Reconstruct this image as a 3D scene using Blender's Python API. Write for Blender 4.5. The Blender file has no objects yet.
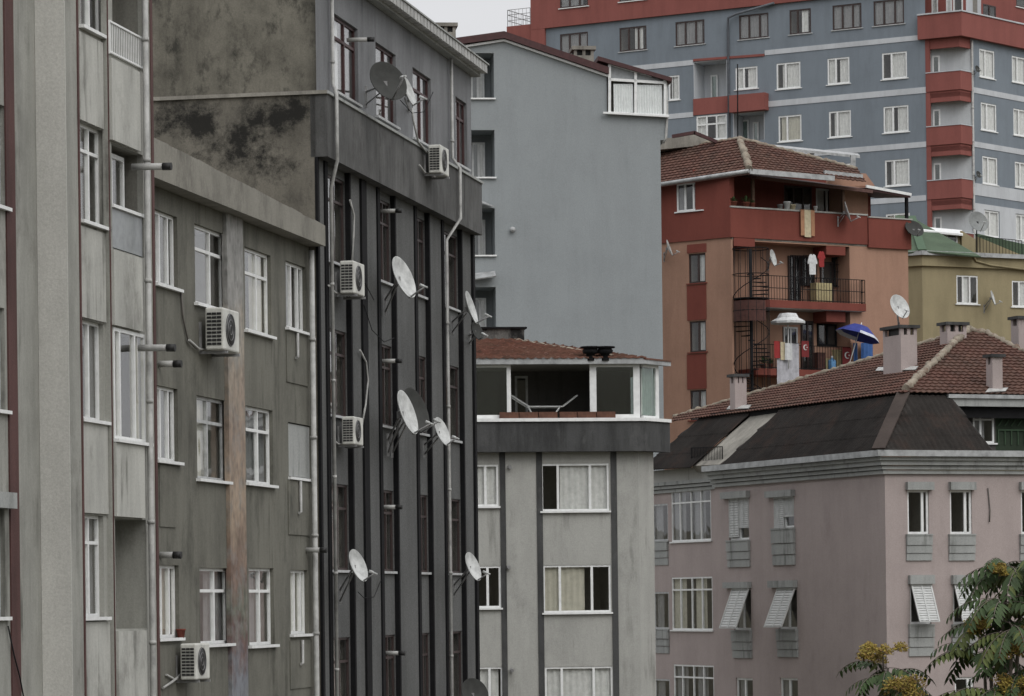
import bpy, bmesh, math, random
from mathutils import Vector as V, Matrix
random.seed(7)
R = math.radians
S = bpy.context.scene
C = S.collection
# ---------------------------------------------------------------- camera geometry (for turning photo measurements into points)
FPX, CX, HY, ROLL, CAMZ = 3400.0, 512.0, 600.0, R(0.7), 14.0
cr, sr = math.cos(ROLL), math.sin(ROLL)
def ray(px, py):
    ix, iy = (px-CX)/FPX, (HY-py)/FPX
    return ix*cr+iy*sr, -ix*sr+iy*cr
def P(px, py, Y):
    kx, kz = ray(px, py)
    return V((kx*Y, Y, CAMZ+kz*Y))
class Face:                     # a vertical facade plane: origin a, horizontal direction d (left to right), outward normal n
    def __init__(s, a, d):
        s.a = V((a[0], a[1])); s.d = V((d[0], d[1])).normalized(); s.n = V((s.d.y, -s.d.x))
    def uz(s, px, py, off=0):
        kx, kz = ray(px, py); a = s.a+s.n*off
        u = (kx*a.y-a.x)/(s.d.x-kx*s.d.y)
        return u, CAMZ+kz*(a.y+u*s.d.y)
    def p(s, u, z, off=0):
        q = s.a+s.d*u+s.n*off
        return V((q.x, q.y, z))
    def at(s, px, py, off=0):
        u, z = s.uz(px, py, off); return s.p(u, z, off)
    def u(s, px, py, off=0): return s.uz(px, py, off)[0]
    def z(s, px, py, off=0): return s.uz(px, py, off)[1]
    def rect(s, x0, y0, x1, y1, off=0):
        cx, cy = (x0+x1)/2, (y0+y1)/2
        return (s.u(x0, cy, off), s.u(x1, cy, off), s.z(cx, y1, off), s.z(cx, y0, off))
    def shifted(s, off): return Face(s.a+s.n*off, s.d)
class Plane:                    # a tilted plane through three points (roofs)
    def __init__(s, a, b, c):
        s.o = V(a); s.n = (V(b)-V(a)).cross(V(c)-V(a)).normalized()
        if s.n.z < 0: s.n = -s.n
    def at(s, px, py):
        kx, kz = ray(px, py); d = V((kx, 1, kz)); o = V((0, 0, CAMZ))
        return o+d*((s.o-o).dot(s.n)/d.dot(s.n))
# ---------------------------------------------------------------- objects
ORG = {}
def org(o):
    while o is not None:
        if o.name in ORG: return ORG[o.name]
        o = o.parent
    return V((0, 0, 0))
def tag(o, label=None, cat=None, group=None, kind=None):
    if label: o['label'] = label
    if cat: o['category'] = cat
    if group: o['group'] = group
    if kind: o['kind'] = kind
    return o
def thing(name, label, cat, loc, group=None):
    o = bpy.data.objects.new(name, None); o.empty_display_size = .3
    C.objects.link(o); o.location = loc; ORG[o.name] = V(loc)
    return tag(o, label, cat, group)
def copy_tree(o, parent=None):
    c = o.copy(); C.objects.link(c)
    if parent: c.parent = parent
    for ch in list(o.children): copy_tree(ch, c)
    return c
class MB:
    def __init__(s): s.v = []; s.f = []; s.m = []; s.sm = []; s.uv = {}
    def face(s, pts, mi=0, smooth=False, uv=None):
        b = len(s.v); s.v += [V(p) for p in pts]
        s.f.append(list(range(b, b+len(pts)))); s.m.append(mi); s.sm.append(smooth)
        if uv: s.uv[len(s.f)-1] = uv
    def hexa(s, p, mi=0):       # 8 points: bottom ring 0-3, top ring 4-7
        b = len(s.v); s.v += [V(q) for q in p]
        for q in ((3,2,1,0),(4,5,6,7),(0,1,5,4),(1,2,6,5),(2,3,7,6),(3,0,4,7)):
            s.f.append([b+i for i in q]); s.m.append(mi); s.sm.append(False)
        return s
    def fbox(s, F, u0, u1, z0, z1, o0, o1, mi=0):
        return s.hexa([F.p(u0,z0,o1),F.p(u1,z0,o1),F.p(u1,z0,o0),F.p(u0,z0,o0),F.p(u0,z1,o1),F.p(u1,z1,o1),F.p(u1,z1,o0),F.p(u0,z1,o0)], mi)
    def box(s, c, sx, sy, sz, mi=0, rot=None):
        c = V(c); pts = []
        for z in (-.5, .5):
            for x, y in ((-.5,-.5),(.5,-.5),(.5,.5),(-.5,.5)):
                q = V((x*sx, y*sy, z*sz))
                pts.append(c+(rot @ q if rot else q))
        return s.hexa(pts, mi)
    def bar(s, a, b, w, h=None, mi=0):      # rectangular bar from a to b
        a, b = V(a), V(b); h = h or w; t = (b-a).normalized()
        x = t.cross(V((0,0,1)))
        if x.length < 1e-3: x = V((1,0,0))
        x.normalize(); y = x.cross(t)
        r = [x*sx*w/2+y*sy*h/2 for sx, sy in ((-1,-1),(1,-1),(1,1),(-1,1))]
        return s.hexa([a+q for q in r]+[b+q for q in r], mi)
    def tube(s, pts, r, n=8, mi=0, caps=True):
        pts = [V(p) for p in pts]; b = len(s.v); rings = []
        rr = r if isinstance(r, (list, tuple)) else [r]*len(pts)
        up = None
        for i, p in enumerate(pts):
            t = (pts[min(i+1, len(pts)-1)]-pts[max(i-1, 0)]).normalized()
            if up is None: up = t.orthogonal().normalized()
            x = (up-t*up.dot(t))
            x = x.normalized() if x.length > 1e-4 else t.orthogonal().normalized()
            up = x; y = t.cross(x)
            for k in range(n):
                a = 2*math.pi*k/n; s.v.append(p+(x*math.cos(a)+y*math.sin(a))*rr[i])
        for i in range(len(pts)-1):
            for k in range(n):
                s.f.append([b+i*n+k, b+i*n+(k+1)%n, b+(i+1)*n+(k+1)%n, b+(i+1)*n+k]); s.m.append(mi); s.sm.append(True)
        if caps:
            s.f.append([b+k for k in range(n)][::-1]); s.m.append(mi); s.sm.append(False)
            e = b+(len(pts)-1)*n
            s.f.append([e+k for k in range(n)]); s.m.append(mi); s.sm.append(False)
        return s
    def lathe(s, o, ax, prof, n=24, mi=0, smooth=True):   # prof: (radius, distance along ax)
        o, ax = V(o), V(ax).normalized(); x = ax.orthogonal().normalized(); y = ax.cross(x); b = len(s.v)
        for r, h in prof:
            for k in range(n):
                a = 2*math.pi*k/n; s.v.append(o+ax*h+(x*math.cos(a)+y*math.sin(a))*max(r, 1e-4))
        for i in range(len(prof)-1):
            for k in range(n):
                s.f.append([b+i*n+k, b+i*n+(k+1)%n, b+(i+1)*n+(k+1)%n, b+(i+1)*n+k]); s.m.append(mi); s.sm.append(smooth)
        return s
    def slab(s, poly, thick, mi=0, d=None):        # polygon given thickness along -normal (or d)
        poly = [V(p) for p in poly]
        n = d or (poly[1]-poly[0]).cross(poly[2]-poly[0]).normalized()
        lo = [p-n*thick for p in poly]
        s.face(poly, mi); s.face(lo[::-1], mi)
        for i in range(len(poly)):
            j = (i+1) % len(poly); s.face([poly[i], lo[i], lo[j], poly[j]], mi)
        return s
    def prism(s, xy, z0, z1, mi=0):
        return s.slab([V((p[0], p[1], z1)) for p in xy], z1-z0, mi, V((0,0,1)))
    def path_band(s, pts, z0, z1, o0, o1, mi=0):   # wall following a plan polyline, from offset o0 to o1 to the right of it
        a, b = offset(pts, o0), offset(pts, o1)
        for i in range(len(pts)-1):
            q = [b[i], b[i+1], a[i+1], a[i]]
            s.hexa([V((p.x, p.y, z0)) for p in q]+[V((p.x, p.y, z1)) for p in q], mi)
        return s
    def builds(s, name, mat, parent):      # every box collected here becomes a part of its own
        for i in range(0, len(s.v), 8):
            q = MB(); q.hexa(s.v[i:i+8]); q.build(name, mat, parent)
    def build(s, name, mats, parent=None, kind=None, weld=False):
        if not isinstance(mats, (list, tuple)): mats = [mats]
        o0 = org(parent) if parent else (s.v[0] if False else V((0,0,0)))
        me = bpy.data.meshes.new(name)
        me.from_pydata([tuple(p-o0) for p in s.v], [], s.f)
        for m in mats: me.materials.append(m)
        me.polygons.foreach_set('material_index', s.m)
        me.polygons.foreach_set('use_smooth', s.sm)
        if s.uv:
            l = me.uv_layers.new(name='UVMap')
            for fi, uv in s.uv.items():
                for k, li in enumerate(me.polygons[fi].loop_indices): l.data[li].uv = uv[k]
        me.update()
        o = bpy.data.objects.new(name, me); C.objects.link(o)
        if parent: o.parent = parent
        if kind: o['kind'] = kind
        return o
def solo(name, mb, mats, label, cat, loc, group=None):       # a thing that is one mesh, origin at loc
    loc = V(loc); ORG['_tmp'] = loc
    class Q: pass
    me_v = mb.v; mb.v = [p-loc for p in me_v]
    o = mb.build(name, mats); mb.v = me_v
    o.location = loc; ORG[o.name] = loc
    return tag(o, label, cat, group)
def offset(pts, o):
    pts = [V((p[0], p[1])) for p in pts]; out = []
    for i, p in enumerate(pts):
        ns = []
        if i > 0: d = (p-pts[i-1]).normalized(); ns.append(V((d.y, -d.x)))
        if i < len(pts)-1: d = (pts[i+1]-p).normalized(); ns.append(V((d.y, -d.x)))
        n = sum(ns, V((0,0)))/len(ns); n = n/n.length_squared if n.length > .2 else n
        out.append(p+n*o)
    return out
# ---------------------------------------------------------------- materials
def newmat(name):
    m = bpy.data.materials.new(name); m.use_nodes = True
    nt = m.node_tree; b = nt.nodes['Principled BSDF']
    return m, nt, b
def N(nt, t, **kw):
    n = nt.nodes.new(t)
    for k, v in kw.items():
        if k in n.inputs: n.inputs[k].default_value = v
        else: setattr(n, k, v)
    return n
def noise(nt, vec, scale, detail=6, rough=.6, stretch=None, loc=(0,0,0)):
    mp = N(nt, 'ShaderNodeMapping'); nt.links.new(vec, mp.inputs['Vector'])
    mp.inputs['Scale'].default_value = stretch or (1,1,1); mp.inputs['Location'].default_value = loc
    n = N(nt, 'ShaderNodeTexNoise'); n.inputs['Scale'].default_value = scale
    n.inputs['Detail'].default_value = detail; n.inputs['Roughness'].default_value = rough
    nt.links.new(mp.outputs[0], n.inputs['Vector']); return n.outputs['Fac']
def ramp(nt, fac, stops):
    r = N(nt, 'ShaderNodeValToRGB'); nt.links.new(fac, r.inputs[0]); e = r.color_ramp.elements
    while len(e) < len(stops): e.new(.5)
    for i, (p, c) in enumerate(stops):
        e[i].position = p; e[i].color = (c, c, c, 1) if isinstance(c, (int, float)) else (*c, 1)
    return r.outputs[0]
def mix(nt, a, b, fac, mode='MIX'):
    m = N(nt, 'ShaderNodeMix'); m.data_type = 'RGBA'; m.blend_type = mode
    for sock, val in ((m.inputs[6], a), (m.inputs[7], b), (m.inputs[0], fac)):
        if hasattr(val, 'is_output') or isinstance(val, bpy.types.NodeSocket): nt.links.new(val, sock)
        elif isinstance(val, (int, float)): sock.default_value = val
        else: sock.default_value = (*val, 1)
    return m.outputs[2]
def plaster(name, col, blotch=.25, streak=.25, fine=.12, bump=.25, dirt=None, dirt_amt=.4, dirt_lo=.5, rough=.9, scale=1.0, seed=0, streak_w=1.3, grain=28, drip=0.0):
    m, nt, b = newmat(name)
    vec = N(nt, 'ShaderNodeTexCoord').outputs['Object']; L = (seed*7.3, seed*3.1, seed*5.7)
    n1 = noise(nt, vec, .55*scale, 8, .65, loc=L)
    c = mix(nt, col, ramp(nt, n1, [(.3, 1-blotch), (.52, 1.0), (.75, 1+blotch*.4)]), 1.0, 'MULTIPLY')
    n2 = noise(nt, vec, streak_w, 9, .72, (1,1,.16), L)
    c = mix(nt, c, ramp(nt, n2, [(.38, 1-streak), (.56, 1.0)]), 1.0, 'MULTIPLY')
    if dirt:
        n3 = noise(nt, vec, .9*scale, 10, .72, (1,1,.6), (L[0]+4, L[1], L[2]+9))
        f = ramp(nt, n3, [(dirt_lo, 0.0), (dirt_lo+.14, dirt_amt)])
        c = mix(nt, c, dirt, f)
    if drip:
        n5 = noise(nt, vec, 3.4, 5, .6, (1,1,.10), (L[0]+2, L[1]+8, L[2])); n6 = noise(nt, vec, .8, 4, .6, loc=(L[0]+11, L[1], L[2]))
        f5 = mix(nt, ramp(nt, n5, [(.53, 0.0), (.66, drip)]), ramp(nt, n6, [(.42, 0.0), (.6, 1.0)]), 1.0, 'MULTIPLY')
        c = mix(nt, c, mix(nt, c, (.25,.25,.23), 1.0, 'MULTIPLY'), f5)
    n4 = noise(nt, vec, grain, 5, .75)
    c = mix(nt, c, ramp(nt, n4, [(.35, 1-fine), (.65, 1+fine)]), 1.0, 'MULTIPLY')
    nt.links.new(c, b.inputs['Base Color']); b.inputs['Roughness'].default_value = rough
    b.inputs['Specular IOR Level'].default_value = .25
    bp = N(nt, 'ShaderNodeBump'); bp.inputs['Strength'].default_value = bump; bp.inputs['Distance'].default_value = .02
    nt.links.new(n4, bp.inputs['Height']); nt.links.new(bp.outputs[0], b.inputs['Normal'])
    return m
def plain(name, col, rough=.6, metal=0, var=.15, scale=6, spec=.4):
    m, nt, b = newmat(name)
    vec = N(nt, 'ShaderNodeTexCoord').outputs['Object']
    n1 = noise(nt, vec, scale, 6, .65)
    c = mix(nt, col, ramp(nt, n1, [(.32, 1-var), (.6, 1+var*.5)]), 1.0, 'MULTIPLY')
    nt.links.new(c, b.inputs['Base Color']); b.inputs['Roughness'].default_value = rough
    b.inputs['Metallic'].default_value = metal; b.inputs['Specular IOR Level'].default_value = spec
    return m
def glass(name, tint=(.8,.85,.85), rough=.02, refl=1.0, r0=.043):
    m = bpy.data.materials.new(name); m.use_nodes = True; nt = m.node_tree; nt.nodes.clear()
    out = N(nt, 'ShaderNodeOutputMaterial'); mx = N(nt, 'ShaderNodeMixShader')
    t = N(nt, 'ShaderNodeBsdfTransparent'); t.inputs[0].default_value = (*tint, 1)
    g = N(nt, 'ShaderNodeBsdfGlossy'); g.inputs['Roughness'].default_value = rough; g.inputs[0].default_value = (refl, refl, refl, 1)
    ge = N(nt, 'ShaderNodeNewGeometry'); dt = N(nt, 'ShaderNodeVectorMath', operation='DOT_PRODUCT'); nt.links.new(ge.outputs['Normal'], dt.inputs[0]); nt.links.new(ge.outputs['Incoming'], dt.inputs[1])
    ab = N(nt, 'ShaderNodeMath', operation='ABSOLUTE'); nt.links.new(dt.outputs['Value'], ab.inputs[0])
    om = N(nt, 'ShaderNodeMath', operation='SUBTRACT'); om.inputs[0].default_value = 1.0; nt.links.new(ab.outputs[0], om.inputs[1])
    pw = N(nt, 'ShaderNodeMath', operation='POWER'); nt.links.new(om.outputs[0], pw.inputs[0]); pw.inputs[1].default_value = 5.0
    fr = N(nt, 'ShaderNodeMath', operation='MULTIPLY_ADD'); nt.links.new(pw.outputs[0], fr.inputs[0]); fr.inputs[1].default_value = 1-r0; fr.inputs[2].default_value = r0
    vec = N(nt, 'ShaderNodeTexCoord').outputs['Object']
    bp = N(nt, 'ShaderNodeBump'); bp.inputs['Strength'].default_value = .06; bp.inputs['Distance'].default_value = .05
    nt.links.new(noise(nt, vec, 1.1, 2), bp.inputs['Height']); nt.links.new(bp.outputs[0], g.inputs['Normal'])
    nt.links.new(fr.outputs[0], mx.inputs[0]); nt.links.new(t.outputs[0], mx.inputs[1]); nt.links.new(g.outputs[0], mx.inputs[2])
    nt.links.new(mx.outputs[0], out.inputs[0]); return m
def tilemat(name, cols, moss=(.10,.085,.06), moss_amt=.5, lw=.25, lh=.33):
    m, nt, b = newmat(name)
    uv = N(nt, 'ShaderNodeUVMap').outputs[0]
    sn = N(nt, 'ShaderNodeVectorMath', operation='SNAP'); nt.links.new(uv, sn.inputs[0]); sn.inputs[1].default_value = (lw, lh, 1)
    wn = N(nt, 'ShaderNodeTexWhiteNoise'); nt.links.new(sn.outputs[0], wn.inputs['Vector'])
    c = ramp(nt, wn.outputs['Value'], [(i/(len(cols)-1), k) for i, k in enumerate(cols)])
    vec = N(nt, 'ShaderNodeTexCoord').outputs['Object']
    c = mix(nt, c, moss, ramp(nt, noise(nt, vec, .5, 9, .7), [(.42, 0.), (.68, moss_amt)]))
    c = mix(nt, c, ramp(nt, noise(nt, vec, 9, 4), [(.3, .75), (.7, 1.15)]), 1.0, 'MULTIPLY')
    nt.links.new(c, b.inputs['Base Color']); b.inputs['Roughness'].default_value = .88; b.inputs['Specular IOR Level'].default_value = .2
    return m
M = {}
G = lambda v: (v, v*.99, v*.96)
M['b1'] = plaster('light_plaster', (.335,.335,.305), .22, .22, dirt=(.12,.115,.10), dirt_amt=.6, dirt_lo=.55, seed=1, drip=.7, fine=.08)
M['b1_panel'] = plaster('panel_plaster', (.47,.47,.435), .18, .2, dirt=(.13,.125,.11), dirt_amt=.55, dirt_lo=.54, seed=2, drip=.75, fine=.08)
M['b1_dark'] = plaster('dark_plaster', (.22,.215,.19), .25, .3, seed=3)  # darker plaster inside the window and balcony openings
M['redpaint'] = plaster('oxide_red_paint', (.10,.050,.046), .3, .3, seed=4, rough=.7)
M['b2'] = plaster('olive_grey_plaster', (.165,.162,.137), .3, .2, dirt=(.05,.05,.042), dirt_amt=.6, dirt_lo=.54, seed=5, drip=.6)
M['b2_slab'] = plaster('weathered_concrete', (.25,.24,.208), .3, .15, dirt=(.07,.065,.055), dirt_amt=.6, dirt_lo=.51, seed=6)
M['b3'] = plaster('dark_grey_stucco', (.115,.117,.115), .18, .2, fine=.3, bump=.5, seed=7)
M['b3_up'] = plaster('mid_grey_stucco', (.20,.205,.212), .2, .2, fine=.12, seed=8, drip=.5)
M['b3_band'] = plaster('stained_grey_band', (.125,.125,.122), .3, .4, dirt=(.05,.05,.047), dirt_amt=.7, dirt_lo=.50, seed=9, drip=.8)
M['b3_side'] = plaster('mouldy_plaster', (.165,.153,.128), .3, .2, dirt=(.035,.034,.03), dirt_amt=.6, dirt_lo=.53, seed=13, scale=1.6)
M['b3_side_up'] = plaster('damp_plaster', (.17,.16,.132), .35, .35, dirt=(.022,.022,.019), dirt_amt=.8, dirt_lo=.515, seed=12, scale=2.6)
M['black'] = plain('black_paint', (.009,.009,.010), .8, var=.3, spec=.15)
M['b4'] = plaster('pale_grey_render', (.385,.385,.36), .12, .10, fine=.10, bump=.3, seed=14, drip=.45, dirt=(.14,.14,.13), dirt_amt=.3, dirt_lo=.56)
M['b4_dark'] = plaster('charcoal_band', (.072,.073,.073), .25, .4, dirt=(.15,.15,.145), dirt_amt=.35, dirt_lo=.54, seed=15, drip=.5)
M['b5'] = plaster('blue_grey_render', (.278,.300,.308), .07, .05, fine=.09, seed=16, drip=.07)
M['b6_red'] = plaster('brick_red_paint', (.19,.056,.042), .12, .12, fine=.1, seed=17)
M['b6_or'] = plaster('terracotta_paint', (.355,.213,.152), .12, .12, fine=.1, seed=18)
M['b7'] = plaster('slate_blue_paint', (.195,.225,.255), .08, .1, fine=.06, seed=19)
M['b7_red'] = plaster('faded_red_paint', (.25,.088,.075), .1, .12, fine=.06, seed=20)
M['b7_white'] = plaster('pale_band_paint', (.52,.54,.56), .08, .12, fine=.05, seed=21)
M['b8'] = plaster('mustard_paint', (.30,.255,.155), .12, .12, fine=.08, seed=22)
M['b9'] = plaster('dusty_pink_render', (.385,.328,.313), .1, .06, fine=.09, seed=23, drip=.07, dirt=(.17,.14,.135), dirt_amt=.25, dirt_lo=.57)
M['b9_trim'] = plaster('grey_trim', (.34,.35,.34), .15, .12, seed=24, drip=.6)
M['concrete'] = plaster('old_concrete', (.30,.285,.25), .35, .35, dirt=(.08,.075,.065), dirt_amt=.6, dirt_lo=.54, seed=25)
M['soot'] = plaster('sooty_plaster', (.16,.155,.145), .3, .3, dirt=(.012,.012,.012), dirt_amt=.95, dirt_lo=.44, seed=26, scale=2)
M['room'] = plain('room_wall', (.20,.19,.17), .9)
M['white'] = plain('white_pvc', (.74,.75,.74), .45, var=.1)
M['greypvc'] = plain('grey_metal_trim', (.42,.43,.43), .5, var=.25)
M['brownf'] = plain('dark_brown_frame', (.045,.03,.028), .5)
M['redf'] = plain('red_brown_frame', (.055,.024,.024), .5)
M['wood'] = plain('weathered_wood', (.10,.06,.04), .8, var=.35)
M['pipe'] = plain('pale_pipe', (.36,.36,.345), .5, var=.35, scale=3)
M['pipe_dk'] = plain('dark_pipe', (.12,.11,.10), .6, var=.3)
M['zinc'] = plain('zinc_gutter', (.36,.37,.37), .5, .2, var=.35, scale=3)
M['ac'] = plain('ac_white', (.55,.55,.51), .5, var=.25, scale=4)
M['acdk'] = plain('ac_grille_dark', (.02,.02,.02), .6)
M['dish'] = plain('pale_dish', (.47,.48,.47), .6, var=.35, scale=4)
M['dishdk'] = plain('grey_mesh_dish', (.035,.036,.033), .8, 0, var=.25)
M['metal'] = plain('galvanised_metal', (.28,.28,.28), .5, .4, var=.3)
M['iron'] = plain('black_iron', (.012,.012,.013), .8, var=.3, spec=.15)
M['curtain'] = plain('white_curtain', (.60,.60,.585), .9, var=.14)
M['curtain_b'] = plain('cream_curtain', (.46,.44,.37), .9, var=.12)
M['curtain_g'] = plain('grey_curtain', (.22,.22,.225), .9, var=.12)
M['blind'] = plain('pale_blind', (.66,.68,.68), .7, var=.08)
M['glass'] = glass('window_glass', (.99,.995,.99)); M['glass2'] = glass('dusty_glass', (.74,.80,.77), .12, .95, .10)
M['frost'] = plain('frosted_panel', (.25,.265,.27), .3, var=.2)
M['tile'] = tilemat('clay_tiles', [(.10,.05,.035),(.17,.075,.05),(.13,.06,.045),(.20,.10,.07)])
M['tile_b'] = tilemat('old_clay_tiles', [(.07,.037,.03),(.115,.057,.044),(.095,.047,.036),(.13,.066,.05)], moss=(.085,.065,.048), moss_amt=.5)
M['tile_c'] = tilemat('bright_clay_tiles', [(.15,.07,.05),(.20,.10,.075),(.17,.08,.06),(.12,.065,.05)], moss_amt=.5)
M['bitumen'] = plaster('brown_black_bitumen_sheet', (.042,.037,.034), .4, .3, dirt=(.062,.042,.035), dirt_amt=.7, dirt_lo=.5, seed=30, fine=.3)
M['ridge'] = plaster('mortar_ridge', (.27,.235,.185), .4, .2, dirt=(.10,.05,.035), dirt_amt=.8, dirt_lo=.5, seed=31, scale=4)
M['greenroof'] = plaster('green_shingles', (.075,.108,.068), .25, .15, fine=.25, seed=32)
M['roofdk'] = plain('dark_red_sheet', (.06,.022,.022), .6, var=.25)
M['awn'] = plain('brown_awning_sheet', (.11,.058,.048), .8, var=.25)
M['asphalt'] = plain('asphalt', (.05,.05,.05), .9)
M['paving'] = plain('paving', (.22,.21,.20), .9)
M['earth'] = plaster('earth_and_scrub', (.11,.10,.07), .4, .1, seed=40)
# ---------------------------------------------------------------- building pieces
def wall(mb, F, u0, u1, z0, z1, holes=(), off=0, reveal=.16, room=2.2, mi=0, mr=1):
    """wall sheet with real openings: reveals and a room box behind every hole (u0,u1,z0,z1[,reveal,room])"""
    us = sorted({u0, u1, *[h[0] for h in holes], *[h[1] for h in holes]}); zs = sorted({z0, z1, *[h[2] for h in holes], *[h[3] for h in holes]})
    us = [u for u in us if u0-1e-6 <= u <= u1+1e-6]; zs = [z for z in zs if z0-1e-6 <= z <= z1+1e-6]
    for i in range(len(us)-1):
        for j in range(len(zs)-1):
            uc, zc = (us[i]+us[i+1])/2, (zs[j]+zs[j+1])/2
            if any(h[0] < uc < h[1] and h[2] < zc < h[3] for h in holes): continue
            mb.face([F.p(us[i],zs[j],off),F.p(us[i+1],zs[j],off),F.p(us[i+1],zs[j+1],off),F.p(us[i],zs[j+1],off)], mi)
    for h in holes:
        a, b, c, d = h[:4]; rv = h[4] if len(h) > 4 else reveal; rm = h[5] if len(h) > 5 else room
        for (o0, o1, k) in ((off, off-rv, mi), (off-rv, off-rm, mr)):
            if o0 == o1: continue
            for (p, q) in (((a,c),(b,c)), ((b,c),(b,d)), ((b,d),(a,d)), ((a,d),(a,c))):
                mb.face([F.p(p[0],p[1],o0),F.p(q[0],q[1],o0),F.p(q[0],q[1],o1),F.p(p[0],p[1],o1)], k)
        mb.face([F.p(a,c,off-rm),F.p(b,c,off-rm),F.p(b,d,off-rm),F.p(a,d,off-rm)], mr if rm > rv else mi)
def sheet(F, u0, u1, z0, z1, off, amp=.03, wl=.18, thick=None):     # hanging cloth
    mb = MB(); n = max(6, int((u1-u0)/wl*6)); ph = random.random()*6
    pts = []
    for i in range(n+1):
        t = i/n; o = off+amp*math.sin(t*(u1-u0)/wl*6.283+ph)+amp*.5*math.sin(t*17+ph)
        pts.append((u0+(u1-u0)*t, o))
    b = len(mb.v)
    for u, o in pts: mb.v += [F.p(u, z0, o), F.p(u, z1, off+(o-off)*.6), F.p(u, z0, o-.006), F.p(u, z1, off+(o-off)*.6-.006)]
    for i in range(n):
        a = b+i*4
        mb.f.append([a, a+4, a+5, a+1]); mb.m.append(0); mb.sm.append(True)
        mb.f.append([a+2, a+3, a+7, a+6]); mb.m.append(0); mb.sm.append(True)
    return mb
def window(bld, F, r, off=0, depth=.10, mat='white', fw=.06, cols=(), trans=None, trans_cols=None, curtain=None, cover=((0,1),), sill=True, sill_mat='white', gl='glass', sill_out=.07, sw=.09, name='window', zc=None):
    u0, u1, z0, z1 = r[:4]; o1 = off-depth+.05; o0 = off-depth
    mb = MB()
    mb.fbox(F, u0, u0+fw, z0, z1, o0, o1); mb.fbox(F, u1-fw, u1, z0, z1, o0, o1)
    mb.fbox(F, u0+fw, u1-fw, z0, z0+fw, o0, o1); mb.fbox(F, u0+fw, u1-fw, z1-fw, z1, o0, o1)
    zt = z1-(z1-z0)*trans if trans else z1-fw
    if trans: mb.fbox(F, u0+fw, u1-fw, zt-fw/2, zt+fw/2, o0, o1+.004)
    for c in cols:
        u = u0+(u1-u0)*c; mb.fbox(F, u-fw*.6, u+fw*.6, z0+fw, zt-(fw/2 if trans else 0), o0, o1+.008)
    if trans:
        for c in (cols if trans_cols is None else trans_cols):
            u = u0+(u1-u0)*c; mb.fbox(F, u-fw*.5, u+fw*.5, zt+fw/2, z1-fw, o0, o1+.008)
    w = mb.build(name, M[mat], bld)
    g = MB(); g.fbox(F, u0+fw*.5, u1-fw*.5, z0+fw*.5, z1-fw*.5, o0+.018, o0+.026); g.build('pane', M[gl], w)
    if curtain:
        for a, b in cover:
            sheet(F, u0+.02+(u1-u0-.04)*a, u0+.02+(u1-u0-.04)*b, z0+.02+(0 if zc is None else (z1-z0)*zc), z1-.02, off-depth-.05, .018).build('curtain', M[curtain], w)
    if sill:
        s = MB(); s.fbox(F, u0-sw, u1+sw, z0-.05, z0, off-depth+.06, off+sill_out); s.build('sill', M[sill_mat], w)
    return w
def roofsheet(poly, kind, mat, name, parent, eave=0, lw=.25, lh=.33, amp=.028, thick=.05):
    """tiled or corrugated sheet as relief geometry, clipped to a convex polygon; edge eave->eave+1 is the eave"""
    poly = [V(p) for p in poly]; n = len(poly); e0, e1 = poly[eave], poly[(eave+1) % n]
    s = (e1-e0).normalized(); nn = V((0,0,0))
    for i in range(n): nn += (poly[i]-poly[0]).cross(poly[(i+1) % n]-poly[0])
    nn.normalize()
    if nn.z < 0: nn = -nn
    t = nn.cross(s).normalized()
    if (sum(poly, V((0,0,0)))/n-e0).dot(t) < 0: t = -t
    st = [((p-e0).dot(s), (p-e0).dot(t)) for p in poly]
    s0, s1 = min(a for a, _ in st), max(a for a, _ in st); t0, t1 = min(b for _, b in st), max(b for _, b in st)
    s0 -= .1; s1 += .1
    xs = []; k = 4; x = math.floor(s0/lw)*lw
    while x < s1+lw: xs += [x+lw*i/k for i in range(k)]; x += lw
    rows = []
    if kind == 'tile':
        y = math.floor(t0/lh)*lh
        while y < t1+lh: rows += [(y+.001, .05, y+lh*.5), (y+lh-.001, 0.0, y+lh*.5)]; y += lh
    else:
        y = t0-.2
        while y < t1+1.2: rows += [(y+.001, .03, y), (y+.949, 0, y)]; y += .95
    bm = bmesh.new(); uvl = bm.loops.layers.uv.new('UVMap'); grid = []
    for (y, h, _) in rows:
        row = []
        for i, x in enumerate(xs):
            hh = h+amp*math.cos(2*math.pi*x/lw)+random.uniform(-.006, .006)
            row.append(bm.verts.new(e0+s*x+t*y+nn*hh))
        grid.append(row)
    for j in range(len(rows)-1):
        for i in range(len(xs)-1):
            f = bm.faces.new((grid[j][i], grid[j][i+1], grid[j+1][i+1], grid[j+1][i])); f.smooth = kind != 'tile'
            yc = (rows[j][0]+rows[j+1][0])/2
            q = (math.floor(xs[i]/lw+.01)*lw+lw*.5+50*lw, yc+50*lh)
            for l in f.loops: l[uvl].uv = q
    cen = sum(poly, V((0,0,0)))/n
    for i in range(n):
        a, b = poly[i], poly[(i+1) % n]; pn = (b-a).cross(nn)
        if pn.length < 1e-5: continue
        pn.normalize()
        if (cen-a).dot(pn) > 0: pn = -pn
        bmesh.ops.bisect_plane(bm, geom=bm.verts[:]+bm.edges[:]+bm.faces[:], plane_co=a, plane_no=pn, clear_outer=True)
    o0 = org(parent)
    for v in bm.verts: v.co -= o0
    me = bpy.data.meshes.new(name); bm.to_mesh(me); bm.free(); 
    base = MB(); me.materials.append(M[mat])
    o = bpy.data.objects.new(name, me); C.objects.link(o); o.parent = parent
    sd = o.modifiers.new('thickness', 'SOLIDIFY'); sd.thickness = thick; sd.offset = -1 
    return o
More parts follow.
